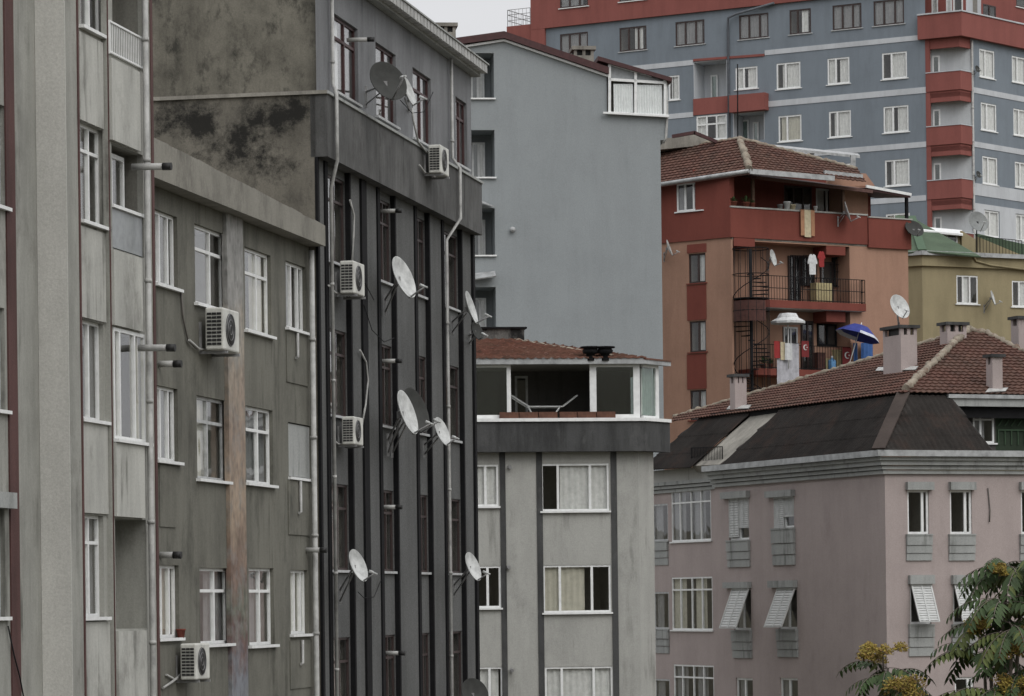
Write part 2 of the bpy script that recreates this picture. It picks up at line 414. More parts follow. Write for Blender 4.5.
def ridge(pts, r, parent, mat='ridge', seg=.13, name='ridge_cap'):
    mb = MB()
    for a, b in zip(pts, pts[1:]):
        a, b = V(a), V(b); L = (b-a).length; k = max(2, int(L/seg)); t = (b-a)/k; side = t.cross(V((0,0,1))).normalized()
        mb.tube([a+t*i+V((0,0,random.uniform(-.02,.012)))+side*random.uniform(-.04,.04) for i in range(k+1)],
                [r*(.8 if i % 3 else 1.1)*random.uniform(.85,1.2) for i in range(k+1)], 8)
    return mb.build(name, M[mat], parent)
def chimney(parent, base, F, w, d, h, mat, top=.10, slots=True, cap='b4_dark', under=.6, name='chimney'):
    """masonry chimney with an open slotted head and a cap slab; base = top of roof at its centre front"""
    mb = MB(); u, z = 0, base.z; fa = Face((base.x, base.y), F.d)
    hs = .22 if slots else 0
    mb.fbox(fa, -w/2, w/2, z-under, z+h-hs-top, -d, 0)
    if slots:
        for a in (-w/2, -.06, w/2-.12):
            for o in (0, -d+.12): mb.fbox(fa, a, a+.12, z+h-hs-top, z+h-top, o-.12, o)
    o = mb.build(name, M[mat], parent)
    c = MB(); c.fbox(fa, -w/2-.08, w/2+.08, z+h-top, z+h, -d-.08, .08); c.build('cap', M[cap], o)
    i = MB(); i.fbox(fa, -w/2+.13, w/2-.13, z+h-hs-top+.002, z+h-top-.002, -d+.13, -.13); i.build('flue', M['acdk'], o)
    return o
def railing(parent, pts, h, gap=.14, mat='iron', name='railing', r=.012, rails=(0.06, 1.0)):
    mb = MB()
    for a, b in zip(pts, pts[1:]):
        a, b = V(a), V(b); L = (b-a).length; k = max(1, round(L/gap))
        for f in rails: mb.bar(a+V((0,0,h*f)), b+V((0,0,h*f)), .035, .03)
        for i in range(k+1):
            q = a+(b-a)*(i/k); w = .035 if i in (0, k) else r*1.6
            mb.bar(q, q+V((0,0,h)), w)
    return mb.build(name, M[mat], parent)
M['wood2'] = plain('reddish_planter_wood', (.12,.055,.035), .8, var=.35)
M['ridgebit'] = plaster('worn_hip_flashing', (.055,.042,.036), .3, .3, seed=50)
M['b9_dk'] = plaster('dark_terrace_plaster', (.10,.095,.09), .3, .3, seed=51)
M['greenwall'] = plaster('bottle_green_paint', (.036,.052,.034), .2, .2, seed=52)
M['greenlat'] = plain('mid_green_paint', (.05,.095,.05), .7)
M['shutter'] = plain('pale_grey_shutter', (.50,.51,.50), .6, var=.12)
M['rustpanel'] = plain('rusty_panel', (.07,.028,.022), .8, var=.3)
for k, c in dict(orangecloth=(.40,.21,.12), creamcloth=(.54,.47,.32), whitecloth=(.62,.63,.63), redcloth=(.30,.03,.03), greycloth=(.42,.42,.45), bluecloth=(.04,.11,.30), flagred=(.17,.02,.022), parablue=(.035,.05,.24), parawhite=(.50,.52,.58), creamwood=(.42,.36,.20), bottleblue=(.12,.28,.50), potred=(.22,.07,.045), leaf=(.05,.09,.03), bark=(.13,.11,.09)).items():
    M[k] = plain(k, c, .8, var=.2)
M['b7_lt'] = plaster('pale_blue_grey_paint', (.48,.50,.51), .1, .12, fine=.06, seed=55)
M['b7_pipe'] = plain('blue_grey_pipe', (.10,.11,.125), .6)
M['leafA'] = plain('dark_leaf', (.032,.058,.015), .7, var=.35, scale=3)
M['leafB'] = plain('olive_leaf', (.075,.095,.02), .7, var=.35, scale=3)
M['seed'] = plain('yellow_olive_seeds', (.25,.19,.035), .8, var=.35)
M['seedred'] = plain('rusty_seeds', (.19,.11,.03), .8, var=.35)
M['dishmid'] = plain('mid_grey_dish', (.20,.21,.205), .6, .2, var=.2)
M['b1_pier_lit'] = plaster('lit_pier_plaster', (.54,.535,.50), .12, .12, dirt=(.2,.19,.17), dirt_amt=.4, dirt_lo=.6, seed=61)  # same plaster as the wall, paler: light painted onto the pier's near side
# ================================================================ row of buildings along the street (left)
ROWK = .1965
def rowface(X0, y=40.0): return Face((X0+ROWK*y, y), (ROWK, 1))
def gz(Y): return 0.0 if Y < 108 else min(1, (Y-108)/90)**1.1*18
F1, F2, F3 = rowface(-16.7), rowface(-16.9), rowface(-16.75)
def flue(b, F, px, py, off, L, r=.055, droop=.02, mat='pipe'):
    a = F.at(px, py, off); n = V((F.n.x, F.n.y, -droop))
    o = MB().tube([a, a+n*L], r, 10).build('flue_pipe', M[mat], b)
    MB().tube([a+n*(L-.02), a+n*(L+.12)], r*1.12, 10).build('flue_tip', M['acdk'], o)
def downpipe(b, pts, r, mat='pipe', brackets=1.9, name='downpipe'):
    mb = MB().tube(pts, r, 10)
    for a, c in zip(pts, pts[1:]):
        if abs((c-a).normalized().z) > .98:
            k = int(abs(c.z-a.z)/brackets)
            for i in range(1, k+1):
                q = a+(c-a)*(i*brackets/abs(c.z-a.z)); mb.tube([q-V((0,0,.03)), q+V((0,0,.03))], r*1.25, 10)
    return mb.build(name, M[mat], b)
# ---------------------------------------------------------------- building 1: pale plaster with red lines
b1 = thing('apartment_building', 'pale grey plaster block with thin oxide-red vertical lines, nearest on the left edge', 'building', F1.p(11, 0))
U = lambda px, o=0: F1.u(px, 350, o)
ZT = 26.5; uS, uP, uE = U(-70), U(38.5), U(81, .46)
mb = MB()
hl = [F1.rect(-16, a, 5, c) for a, c in ((102,204),(306,409),(508,617))]
wall(mb, F1, uS, uP, 0, ZT, hl)
pi = MB(); pi.fbox(F1, uP, uP+.02, 0, ZT, .003, .46); pi.build('pier', M['b1_pier_lit'], b1)
mb.fbox(F1, uP+.02, uE, 0, ZT, -.3, .458)
bay1 = [F1.rect(80, a, 104, c, .30) for a, c in ((-66,31),(126,223.5),(321,420),(515,617))]
bay1 = [(max(h[0], uE+.01), h[1], h[2], h[3]) for h in bay1]
u1a, u2a, u2b = U(105, .30), U(111, .39), U(152.5, .39)
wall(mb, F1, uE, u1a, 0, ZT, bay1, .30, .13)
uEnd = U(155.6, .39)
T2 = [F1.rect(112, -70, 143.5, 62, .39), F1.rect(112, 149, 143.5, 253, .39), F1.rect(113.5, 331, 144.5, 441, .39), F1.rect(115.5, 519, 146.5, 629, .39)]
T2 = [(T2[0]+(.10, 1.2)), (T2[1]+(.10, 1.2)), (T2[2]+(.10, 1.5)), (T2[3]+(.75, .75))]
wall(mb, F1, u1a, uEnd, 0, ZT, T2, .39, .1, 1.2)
mb.face([F1.p(u1a,0,.30),F1.p(u1a,0,.39),F1.p(u1a,ZT,.39),F1.p(u1a,ZT,.30)])
BD = 11
mb.face([F1.p(uEnd,0,.39),F1.p(uEnd,0,-BD),F1.p(uEnd,ZT,-BD),F1.p(uEnd,ZT,.39)])
mb.face([F1.p(uS,0,-BD),F1.p(uS,0,0),F1.p(uS,ZT,0),F1.p(uS,ZT,-BD)])
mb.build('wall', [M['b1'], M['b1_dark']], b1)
MB().fbox(F1, uS-.2, uEnd, ZT, ZT+.3, -BD, .6).build('roof', M['concrete'], b1)
rb = MB()
rb.fbox(F1, U(7), U(15.8), .2, ZT-.1, 0, .025)
rb.fbox(F1, uE-.03, uE+.03, .2, ZT-.1, .35, .475)
rb.fbox(F1, u1a+.005, u1a+.03, .2, ZT-.1, .36, .405)
rb.fbox(F1, U(153.3, .39), uEnd-.003, .2, ZT-.1, .38, .405)
rb.builds('red_stripe', M['redpaint'], b1)
for h, cv in zip(bay1, (((0,1),), ((.0,.5),), ((.4,1),), ((0,1),))):
    window(b1, F1, h, .30, .13, 'white', .05, (.55,), .27 if h is not bay1[2] else None, curtain='curtain_g', cover=cv, sill_out=.09)
pn = MB()
for a, c in ((37,124),(229,319),(423,513),(622,725)):
    r = F1.rect(80.5, a, 103.5, c, .34); pn.fbox(F1, max(r[0], uE+.035), u1a-.02, r[2], r[3], .30, .335)
pn.builds('spandrel_panel', M['b1_panel'], b1)
pn = MB()
for a, c in ((66,146),(254,328),(444,517),(631,720)):
    r = F1.rect(112.5, a, 143.5, c, .45); pn.fbox(F1, u2a+.02, U(143.5, .45), r[2], r[3], .392, .45)
pn.builds('balcony_front', M['b1_panel'], b1)
for h in hl: window(b1, F1, h, 0, .12, 'greypvc', .05, (.5,), None, curtain='curtain_g', cover=((0,.5),))
bx = F1.rect(-16, 492, 8, 508); MB().fbox(F1, bx[0], bx[1], bx[2], bx[3], 0, .14).build('shutter_box', M['b9_trim'], b1)
h = T2[0]; r = F1.rect(112, 29, 143.5, 64, .43)
railing(b1, [F1.p(u2a+.03, r[2]+.03, .41), F1.p(h[1]-.02, r[2]+.03, .41)], r[3]-r[2]-.05, .09, 'white', 'balcony_railing', .010)
h = T2[1]; r = F1.rect(112, 212, 143.5, 253, .41)
MB().fbox(F1, h[0]+.02, h[1]-.02, r[2]+.03, r[3], .35, .37).build('balcony_screen', M['frost'], b1)
MB().fbox(F1, h[0], h[1], r[3], r[3]+.05, .33, .42).build('balcony_rail', M['white'], b1)
window(b1, F1, (h[0]+.05, h[1]-.35, r[2], h[3]-.08), .39, .25, 'white', .07, (.45,), None, sill=False, name='balcony_door')
window(b1, F1, T2[2][:4], .42, .07, 'white', .055, (.18,.66), None, curtain='curtain_b', cover=((.0,.2),(.7,1)), sill_out=.08)
pz = [F1.p(U(149, .5), z, .5) for z in (.1, ZT-.2)]
downpipe(b1, pz, .047, 'pipe')
flue(b1, F1, 132, 167, .42, .52); flue(b1, F1, 138.5, 348, .42, .48)
# ---------------------------------------------------------------- building 2: olive grey with a heavy eave slab
Y23 = 66.3
b2 = thing('apartment_building', 'low olive-grey block with concrete eave slab and a graffiti-painted pilaster', 'building', F2.p(20, 0))
us2, ue2 = uEnd+.0, (Y23-40)*math.hypot(1, ROWK)
zs1 = (F2.z(326, 220, .25)+F2.z(200, 158, .25))/2; zs0 = (F2.z(326, 249, .25)+F2.z(200, 197, .25))/2
H = {'A': ((155,177.5,213,286),(156,178,387,461),(157,179,565,638)), 'B': ((195,226,229,307),(197,227,398,480),(200,230,568,644)),
     'C': ((245,271,251,333),(246,273,408,484),(249,274,568,645)), 'D': ((286,306,264,330),(288.5,311,424,478),(290.5,308,570,634))}
holes = {k: [F2.rect(x0, y0, x1, y1) for x0, x1, y0, y1 in v] for k, v in H.items()}
mb = MB(); wall(mb, F2, us2, ue2-.004, 0, zs0, [h for v in holes.values() for h in v], 0, .13)
mb.face([F2.p(us2,0,-BD),F2.p(ue2,0,-BD),F2.p(ue2,zs0,-BD),F2.p(us2,zs0,-BD)])
mb.build('wall', [M['b2'], M['room']], b2)
zl1, zr1 = F2.z(157, 137, .33), F2.z(325, 225.5, .33); sl = MB(); ua_, ub_ = us2+.01, ue2-.005; nseg = 14
for i in range(nseg):
    fa_, fb_ = i/nseg, (i+1)/nseg; u0_, u1_ = ua_+(ub_-ua_)*fa_, ua_+(ub_-ua_)*fb_; za_, zb_ = zl1+(zr1-zl1)*fa_+random.uniform(-.015,.015)*(i > 0), zl1+(zr1-zl1)*fb_
    sl.hexa([F2.p(u0_,zs0+.003,.33),F2.p(u1_,zs0+.003,.33),F2.p(u1_,zs0+.003,-BD),F2.p(u0_,zs0+.003,-BD),F2.p(u0_,za_,.33),F2.p(u1_,zb_,.33),F2.p(u1_,zb_,-BD),F2.p(u0_,za_,-BD)])
sl.build('roof', M['b2_slab'], b2)
for k, v in holes.items():
    for i, h in enumerate(v):
        if (k, i) == ('D', 1):
            MB().fbox(F2, h[0]+.01, h[1]-.01, h[2]+.02, h[3]-.02, -.07, -.03).build('roller_shutter', M['b9_trim'], b2)
            MB().fbox(F2, h[0]-.05, h[1]+.05, h[2]-.05, h[2], -.1, .06).build('sill', M['white'], b2); continue
        st = dict(A=dict(cols=(.35,.72), trans=None), B=dict(cols=(.58,), trans=.3), C=dict(cols=(.55,), trans=.3), D=dict(cols=(.4,.75), trans=None))[k]
        if (k, i) == ('B', 1): st['cols'] = (.45,)
        window(b2, F2, h, 0, .12, 'white' if (k, i) != ('B', 1) else 'greypvc', .055, st['cols'], st['trans'],
               curtain=['curtain_g', 'curtain_b', 'curtain_g'][(i+ord(k)) % 3] if (k, i) != ('B', 0) else None, cover=[((0,1),), ((.45,1),), ((0,.5),)][(i*2+ord(k)) % 3], sill_out=.08)
g = MB()
for a, c in ((333,384),(481,535),(640,688)):
    r = F2.rect(287+(a-333)*.012, a, 308+(a-333)*.012, c, .02); u0, u1, z0, z1 = r
    g.fbox(F2, u0, u1, z0, z1, 0, .022)
g.builds('spandrel_panel', M['b2'], b2)
g = MB()
for a, c in ((391,452),(570,630)):
    r = F2.rect(160, a+75, 176, c+75, .02); g.fbox(F2, r[0], r[1], r[2], r[3], 0, .02)
g.builds('lower_panel', M['b2'], b2)
# painted pilaster
m, nt, b = newmat('graffiti_paint')
vec = N(nt, 'ShaderNodeTexCoord').outputs['Object']; sx = N(nt, 'ShaderNodeSeparateXYZ'); nt.links.new(vec, sx.inputs[0])
nz = noise(nt, vec, 2.2, 4); ad = N(nt, 'ShaderNodeMath', operation='MULTIPLY_ADD'); nt.links.new(nz, ad.inputs[0]); ad.inputs[1].default_value = 2.2
nt.links.new(sx.outputs[2], ad.inputs[2])
dv = N(nt, 'ShaderNodeMath', operation='DIVIDE'); nt.links.new(ad.outputs[0], dv.inputs[0]); dv.inputs[1].default_value = 24.0
c = ramp(nt, dv.outputs[0], [(.0, (.15,.15,.16)), (.50, (.20,.20,.21)), (.575, (.17,.18,.20)), (.60, (.13,.075,.065)), (.625, (.15,.16,.125)), (.65, (.17,.11,.085)), (.70, (.31,.24,.175)), (.76, (.27,.205,.16)), (.82, (.32,.28,.225)), (.855, (.27,.265,.25)), (1.0, (.25,.25,.24))])
w = N(nt, 'ShaderNodeTexVoronoi'); w.inputs['Scale'].default_value = 5; nt.links.new(vec, w.inputs['Vector'])
c = mix(nt, c, ramp(nt, w.outputs['Distance'], [(.1, .72), (.5, 1.1)]), .8, 'MULTIPLY')
c = mix(nt, c, (.24,.24,.23), ramp(nt, noise(nt, vec, 2.6, 10, .75, loc=(3,1,2)), [(.48, 0.0), (.64, .6)]))
c = mix(nt, c, ramp(nt, noise(nt, vec, 5, 8, .75, (1,1,.4)), [(.35, .6), (.65, 1.2)]), 1.0, 'MULTIPLY')
nt.links.new(c, b.inputs['Base Color']); b.inputs['Roughness'].default_value = .8; M['graffiti'] = m
MB().fbox(F2, F2.u(229.3, 450, .07), F2.u(245.5, 450, .07), 0, zs0-.002, -.02, .07).build('painted_pilaster', M['graffiti'], b2)
uq = F2.u(315.3, 576, .12); downpipe(b2, [F2.p(uq, .1, .12), F2.p(uq, zs0-.1, .12)], .055, 'pipe')
flue(b2, F2, 158.5, 364, 0, .28); flue(b2, F2, 306, 550, 0, .3, .05); flue(b2, F2, 160, 555, 0, .25)
MB().tube([F2.at(181, 290, .02), F2.at(183, 318, .03), F2.at(188, 340, .03), F2.at(197, 349, .05)], .018, 6).build('cable', M['pipe_dk'], b2)
# ---------------------------------------------------------------- building 3: dark grey with black ribs
b3 = thing('apartment_building', 'dark grey stucco block with black vertical ribs and a stained parapet band, mouldy side wall', 'building', F3.p(34, 0))
hy = math.hypot(1, ROWK); uB, uF = (Y23-40)*hy, (80.85-40)*hy
U3 = lambda px, o=0: F3.u(px, 576, o)
zb1, zb0 = F3.z(329, 95, .24), F3.z(329, 157, .24)
ztop = F3.z(485, 70, .4)
S3 = Face(F3.p(uB, 0)[:2], (1, -ROWK)); S3 = Face(S3.a-S3.d*14, S3.d)      # side wall, right end = corner (u = 14)
mb = MB()
wall(mb, S3, 0, 14, 0, zb1, (), 0, mi=0)
mb.build('side_wall', [M['b3_side']], b3)
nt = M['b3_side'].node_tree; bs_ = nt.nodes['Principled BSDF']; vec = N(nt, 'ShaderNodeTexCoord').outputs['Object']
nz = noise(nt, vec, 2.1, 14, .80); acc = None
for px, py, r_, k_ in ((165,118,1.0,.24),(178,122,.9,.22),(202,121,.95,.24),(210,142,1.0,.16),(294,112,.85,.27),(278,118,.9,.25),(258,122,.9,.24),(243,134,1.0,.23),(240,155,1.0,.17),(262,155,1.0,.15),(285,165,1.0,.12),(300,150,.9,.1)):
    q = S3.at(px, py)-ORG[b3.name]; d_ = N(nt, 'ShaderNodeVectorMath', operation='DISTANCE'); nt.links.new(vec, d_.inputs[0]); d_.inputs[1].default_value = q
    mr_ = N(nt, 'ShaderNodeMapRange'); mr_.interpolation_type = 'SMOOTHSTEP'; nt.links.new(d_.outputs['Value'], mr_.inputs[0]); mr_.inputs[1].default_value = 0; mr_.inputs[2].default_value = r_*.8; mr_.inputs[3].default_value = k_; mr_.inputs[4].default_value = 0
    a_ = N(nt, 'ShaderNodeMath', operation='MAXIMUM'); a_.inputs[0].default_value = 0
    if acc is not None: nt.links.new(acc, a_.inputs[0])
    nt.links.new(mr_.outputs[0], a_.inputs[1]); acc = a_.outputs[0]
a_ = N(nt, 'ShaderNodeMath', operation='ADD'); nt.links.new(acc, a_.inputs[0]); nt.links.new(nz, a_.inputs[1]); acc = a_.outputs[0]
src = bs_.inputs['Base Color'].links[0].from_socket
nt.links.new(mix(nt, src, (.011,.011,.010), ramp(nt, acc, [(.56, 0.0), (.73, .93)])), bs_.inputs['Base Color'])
mb = MB(); wall(mb, S3, 0, 14.03, zb1, ztop-.2, (), -.12); mb.build('upper_side_wall', M['b3_side_up'], b3)
MB().fbox(S3, 0, 14.25, zb1, zb1+.07, -.2, .05).build('ledge', M['concrete'], b3)
bays = [(331,353),(383,398),(420,432),(447,464.5)]; DB = .07
sill = [F3.z(342, 570), F3.z(342, 416), F3.z(342, 264)]; st = (sill[2]-sill[0])/2; hw = F3.z(342, 484)-sill[0]
sills = [sill[0]-3*st, sill[0]-2*st, sill[0]-st, sill[0], sill[1], sill[2]]
mb = MB(); fins = MB(); u = uB; wins = []
for i, (a, c) in enumerate(bays):
    ua, uc = U3(a), U3(c)
    wall(mb, F3, u, ua, 0, zb0)
    mb.face([F3.p(ua,0,0),F3.p(ua,0,-DB),F3.p(ua,zb0,-DB),F3.p(ua,zb0,0)])
    hs = [(ua+.12, uc-.03, z, z+hw) for z in sills]
    wall(mb, F3, ua, uc, 0, zb0, hs, -DB, .10)
    wins += hs
    fins.fbox(F3, uc-.02, uc+.09, .1, zb0-.003, -DB-.01, .035)
    fins.fbox(F3, ua-.22, ua+.005, .1, zb0-.003, -.02, .035)
    u = uc
wall(mb, F3, u, uF, 0, zb0)
fins.fbox(F3, U3(364), U3(369), .1, zb0-.003, -.02, .05)
fins.fbox(F3, uF-.1, uF+.12, .1, zb0-.003, -.3, .06)
fins.fbox(F3, uB-.01, U3(322.5), .1, zb0-.003, -.02, .035)
mb.face([F3.p(uF,0,-BD),F3.p(uB,0,-BD),F3.p(uB,ztop,-BD),F3.p(uF,ztop,-BD)])
mb.face([F3.p(uF,0,0),F3.p(uF,0,-BD),F3.p(uF,ztop,-BD),F3.p(uF,ztop,0)])
mb.build('wall', [M['b3'], M['room']], b3); fins.builds('black_rib', M['black'], b3)
for i, h in enumerate(wins):
    if h[2] < 8.5: continue
    window(b3, F3, h, -DB, .08, 'brownf', .05, (.5,), .28, curtain='curtain_g' if i % 3 == 0 else None, cover=((0,.4),), sill_mat='greypvc', sill_out=DB+.0, sw=.0)
mb = MB(); mb.fbox(F3, uB-.0, uF+.15, zb0, zb1, -.1, .24); mb.build('parapet_band', M['b3_band'], b3)
MB().fbox(F3, uB-.04, uF+.2, zb1+.003, zb1+.06, -.05, .28).build('coping', M['b9_trim'], b3)
mb = MB(); uh = [F3.rect(x0, y0, x1, y1, .03) for x0, y0, x1, y1 in ((334,21,358,97),(376,47,396,121),(413,72,431,142),(456,103,467,167))]
zt3 = sum(h[3] for h in uh)/4; zq = sum(h[2] for h in uh)/4
uh = [(h[0], h[1], zq, zt3) for h in uh]
wall(mb, F3, uB, uF, zb1+.06, ztop-.05, uh, .03, .14)
mb.build('upper_wall', [M['b3_up'], M['room']], b3)
for i, h in enumerate(uh): window(b3, F3, h, .03, .12, 'redf', .06, (.55,), .28, sill_mat='greypvc', curtain='curtain' if i != 1 else None, cover=((.0,.45),))
co = MB(); co.fbox(F3, uB-.1, uF+.3, ztop-.10, ztop-.04, -.2, .22); co.fbox(F3, uB-.1, uF+.3, ztop+.165, ztop+.20, -.2, .43)
k = 0; u = uB-.1; cb = MB()
while u < uF+.2:
    cb.fbox(F3, u, u+.27, ztop-.038, ztop+.163, -.1, .40); u += .33
co.build('cornice', M['b9_trim'], b3); cb.build('cornice_blocks', M['pipe'], b3)
MB().slab([F3.p(uB-.2, ztop+.19, .35), F3.p(uF+.3, ztop+.19, .35), F3.p(uF-3, ztop+.6, -5), F3.p(uB+3, ztop+.6, -5)], .05, d=V((0,0,1))).build('roof', M['tile_b'], b3)
a = [(332,-60,.12),(333.0,84,.12),(336.5,94,.32)]
p = [F3.at(*q) for q in a]; p[0] = V((p[1].x, p[1].y, ztop)); u2, _ = F3.uz(336.5, 94, .32)
p += [F3.p(u2, F3.z(337, 160, .32), .32)]; uu, zz = F3.uz(331, 188, .1); p += [F3.p(uu, zz, .1), F3.p(uu, .2, .1)]
downpipe(b3, p, .037, 'pipe')
p = [F3.at(452.5, 158, .12), F3.at(460, 168, .32)]; p = [V((p[0].x, p[0].y, ztop-.1))]+p; u2, _ = F3.uz(460, 168, .32)
p += [F3.p(u2, F3.z(460, 218, .32), .32)]; uu, zz = F3.uz(446.5, 240, .1); p += [F3.p(uu, zz, .1), F3.p(uu, .2, .1)]
downpipe(b3, p, .037, 'pipe')
for x, y in ((347,40),(381,211),(381,361),(381,507),(384,653)): flue(b3, F3, x, y, -.1 if y > 100 else .03, .34 if y > 100 else .45, .045)
# ---------------------------------------------------------------- air conditioners (one shape, copied)
def make_ac():
    Fa = Face((0, 0), (0, 1))          # local: u = +Y along the wall, n = +X outwards
    t = thing('air_conditioner', 'x', 'air conditioner', (0, 0, 0), 'air conditioners on the facades')
    w, h, d0, d1 = .85, .62, .12, .40
    me = MB(); me.fbox(Fa, 0, w, 0, h, d0, d1)
    o = me.build('casing', M['ac'], t); bv = o.modifiers.new('bevel', 'BEVEL'); bv.width = .025; bv.segments = 2
    v = MB()                            # slotted end that faces along the wall
    for c in range(3):
        for k in range(9):
            z = .07+k*.055; y0 = d0+.03+c*.075; v.box((y0+.033, -.004, z+.018), .066, .012, .034)
    v.build('end_vent', M['acdk'], t)
    f = MB(); f.lathe((d1+.002, w*.42, h*.5), (1, 0, 0), [(0, .004), (.24, .004), (.255, -.02)], 28)
    fan = f.build('fan_opening', M['acdk'], t)
    g = MB()
    for r in (.07, .15, .235):
        g.tube([V((d1+.012, w*.42+r*math.cos(a*math.pi/12), h*.5+r*math.sin(a*math.pi/12))) for a in range(25)], .0045, 5, caps=False)
    g.build('fan_guard', M['metal'], fan)
    k = MB()
    for y in (.1, w-.1):
        k.bar((0, y, -.03), (d1+.03, y, -.03), .04); k.bar((.02, y, -.03), (.02, y, .42), .04)
    k.builds('bracket', M['metal'], t)
    return t
ac0 = make_ac(); rotz = math.atan2(F3.d.y, F3.d.x)-math.pi/2
acs = [(F2, 206, 350, 1.18, 'largest air conditioner, on the olive wall beside the painted pilaster', [(219,352),(199,349),(189,340)]),
       (F2, 181, 680, .98, 'air conditioner at the foot of the olive wall below a flower pot', [(184,672),(172,682),(163,688)]),
       (F3, 340.5, 293.5, 1.05, 'air conditioner on the ribbed facade just below the stained band', [(352,262),(353.5,235),(354,215),(350,200)]),
       (F3, 342.5, 444.5, .9, 'smaller air conditioner on the ribbed facade at mid height, by the downpipe', [(362,425),(365.5,405),(368,380),(366,362),(360,350)]),
       (F3, 429, 173, 1.0, 'air conditioner hung on the stained band under the upper windows', [(430,158),(426,152),(418,141),(413,120),(412,108)])]
for i, (F, x, y, sc, lab, hose) in enumerate(acs):
    t = ac0 if i == 0 else copy_tree(ac0)
    off = .24 if 'band' in lab and 'hung' in lab else 0
    t.location = F.at(x, y, off+.13*sc)-V((F.n.x, F.n.y, 0))*.13*sc; t.rotation_euler = (0, 0, rotz); t.scale = (sc,)*3; t['label'] = lab
    ORG[t.name] = V(t.location)
    mb = MB().tube([F.at(a, c, off+.06) for a, c in hose], .022, 8)
    Rm = Matrix.Rotation(-rotz, 3, 'Z'); mb.v = [t.location+(Rm @ (p-t.location))/sc for p in mb.v]
    mb.build('hose', M['pipe'], t)
# ---------------------------------------------------------------- satellite dishes
def dish(label, c, r, ax, mount, mat='dish', lnb=True, k=(1.3, .95), group='satellite dishes', post=None):
    c, ax = V(c), V(ax).normalized()
    t = thing('satellite_dish', label, 'satellite dish', mount, group)
    k = (k[0]*.93, k[1]); prof = [(r*i/8, .22*r*(i/8)**2-.10*r) for i in range(9)]
    prof += [(r*1.02, .125*r)]+[(r*i/8*1.0, .22*r*(i/8)**2-.10*r-.02) for i in range(8, -1, -1)]
    e = MB().lathe(c, ax, prof, 28)
    e.build('reflector', M[mat], t)
    dn = (V((0,0,-1))-ax*ax.dot(V((0,0,-1)))).normalized()
    tip = c+ax*r*k[0]-V((0,0,1))*r*k[1]*.9
    arm = MB().tube([c+dn*r*.98, tip], .014+.01*r, 6)
    if lnb:
        a = arm.build('arm', M['metal'], t)
        d2 = (c-tip).normalized()
        MB().tube([tip-d2*.06, tip+d2*.03, tip+d2*.035, tip+d2*.12], [.02,.02,.03,.03], 10).build('receiver', M['dish'], a)
    else: arm.build('arm', M['metal'], t)
    b = MB(); bk = c-ax*r*.25
    b.box(bk, r*.3, r*.3, r*.3); b.tube([c-ax*.1*r, bk], r*.1, 8)
    m = V(mount); up = V((0, 0, .35*r+.1))
    if post: b.tube([bk, bk-V((0,0,(bk.z-m.z)))], .03, 8)
    else:
        mid = V((bk.x, bk.y, bk.z)); b.tube([mid, m], .022, 6); b.tube([mid-V((0,0,.1)), m-up], .018, 6); b.bar(m-up*1.3, m+up*.5, .05)
    b.build('bracket', M['metal' if not post else 'iron'], t)
    return t
def rowdish(label, px, py, off, rpx, ax, mpx, mpy, mat='dish', **k):
    c = F3.at(px, py, off); return dish(label, c, rpx*c.y/FPX, ax, F3.at(mpx, mpy, 0 if py > 150 else .05), mat, **k)
A1 = (.86, -.36, .34)
rowdish('big dark mesh satellite dish in front of the upper windows', 387, 82, .75, 21.5, (.55,-.72,.38), 366, 92, 'dishdk', k=(1.6,.55))
rowdish('pale dish half hidden behind the big dark mesh dish', 408, 92, .5, 15, (.9,-.25,.3), 409, 100)
rowdish('large white dish right of the air conditioner below the band', 402, 278, .6, 22, A1, 385, 300)
rowdish('white dish seen nearly edge-on in front of a dark one, mid ribbed facade', 405.5, 413, .75, 23, (.9,-.27,.3), 388, 440)
rowdish('dark dish tucked behind the edge-on white dish, mid ribbed facade', 414, 411, .55, 23.5, (.85,-.42,.3), 392, 441, 'dishdk')
rowdish('small white dish right of the paired dishes by the second downpipe', 441, 432, .45, 15, A1, 424, 445)
rowdish('white dish low on the ribbed facade, nearest the first downpipe', 357, 566, .65, 17, A1, 340, 590)
rowdish('small white dish low at the far end of the ribbed facade', 472, 567, .7, 15, A1, 454, 585)
rowdish('white edge-on dish sticking out at the far upper end of the ribs', 470, 308, .6, 17, (.93,-.18,.28), 452, 322)
rowdish('small dark dish below the edge-on dish at the far end of the ribs', 476.5, 331, .65, 9.5, (.8,-.5,.3), 470, 335, 'dishdk')
rowdish('dark dish cut by the bottom edge at the foot of the ribbed facade', 474, 694, .8, 16, (.55,-.75,.35), 462, 705, 'dishdk')
for y0, y1, x in ((333,357,297.5),(481,512,300.5),(640,663,302.5)):
    u_, z1_ = F2.uz(x, y0, .06); z0_ = F2.z(x, y1, .06); MB().tube([F2.p(u_,z1_,.06), F2.p(u_,z0_,.06), F2.p(u_-.12,z0_-.02,.06)], .03, 8).build('drain_pipe', M['pipe'], b2)
for pts in (((364,305,.06),(372,330,.1),(384,342,.12),(394,338,.1)), ((358,592,.05),(364,598,.1),(374,597,.1),(381,580,.05)), ((400,100,.1),(412,113,.3),(424,112,.4),(433,92,.5)), ((357,262,.3),(366,285,.2),(374,300,.06))):
    MB().tube([F3.at(*q) for q in pts], .009, 5).build('cable', M['iron'], b3)
MB().tube([F1.at(8,626,.03), F1.at(14,655,.05), F1.at(20,678,.06), F1.at(25,705,.05)], .012, 5).build('cable', M['iron'], b1)
# small pot on the olive sill
q = F2.at(181, 638, .03)
t = thing('flower_pot', 'small red flower pot on the lowest sill of the olive block', 'flower pot', q)
MB().lathe(q, (0,0,1), [(.001,0),(.055,0),(.075,.13),(.085,.13),(.085,.155),(.065,.155),(.06,.12),(.001,.12)], 14).build('pot', M['b6_red'], t)
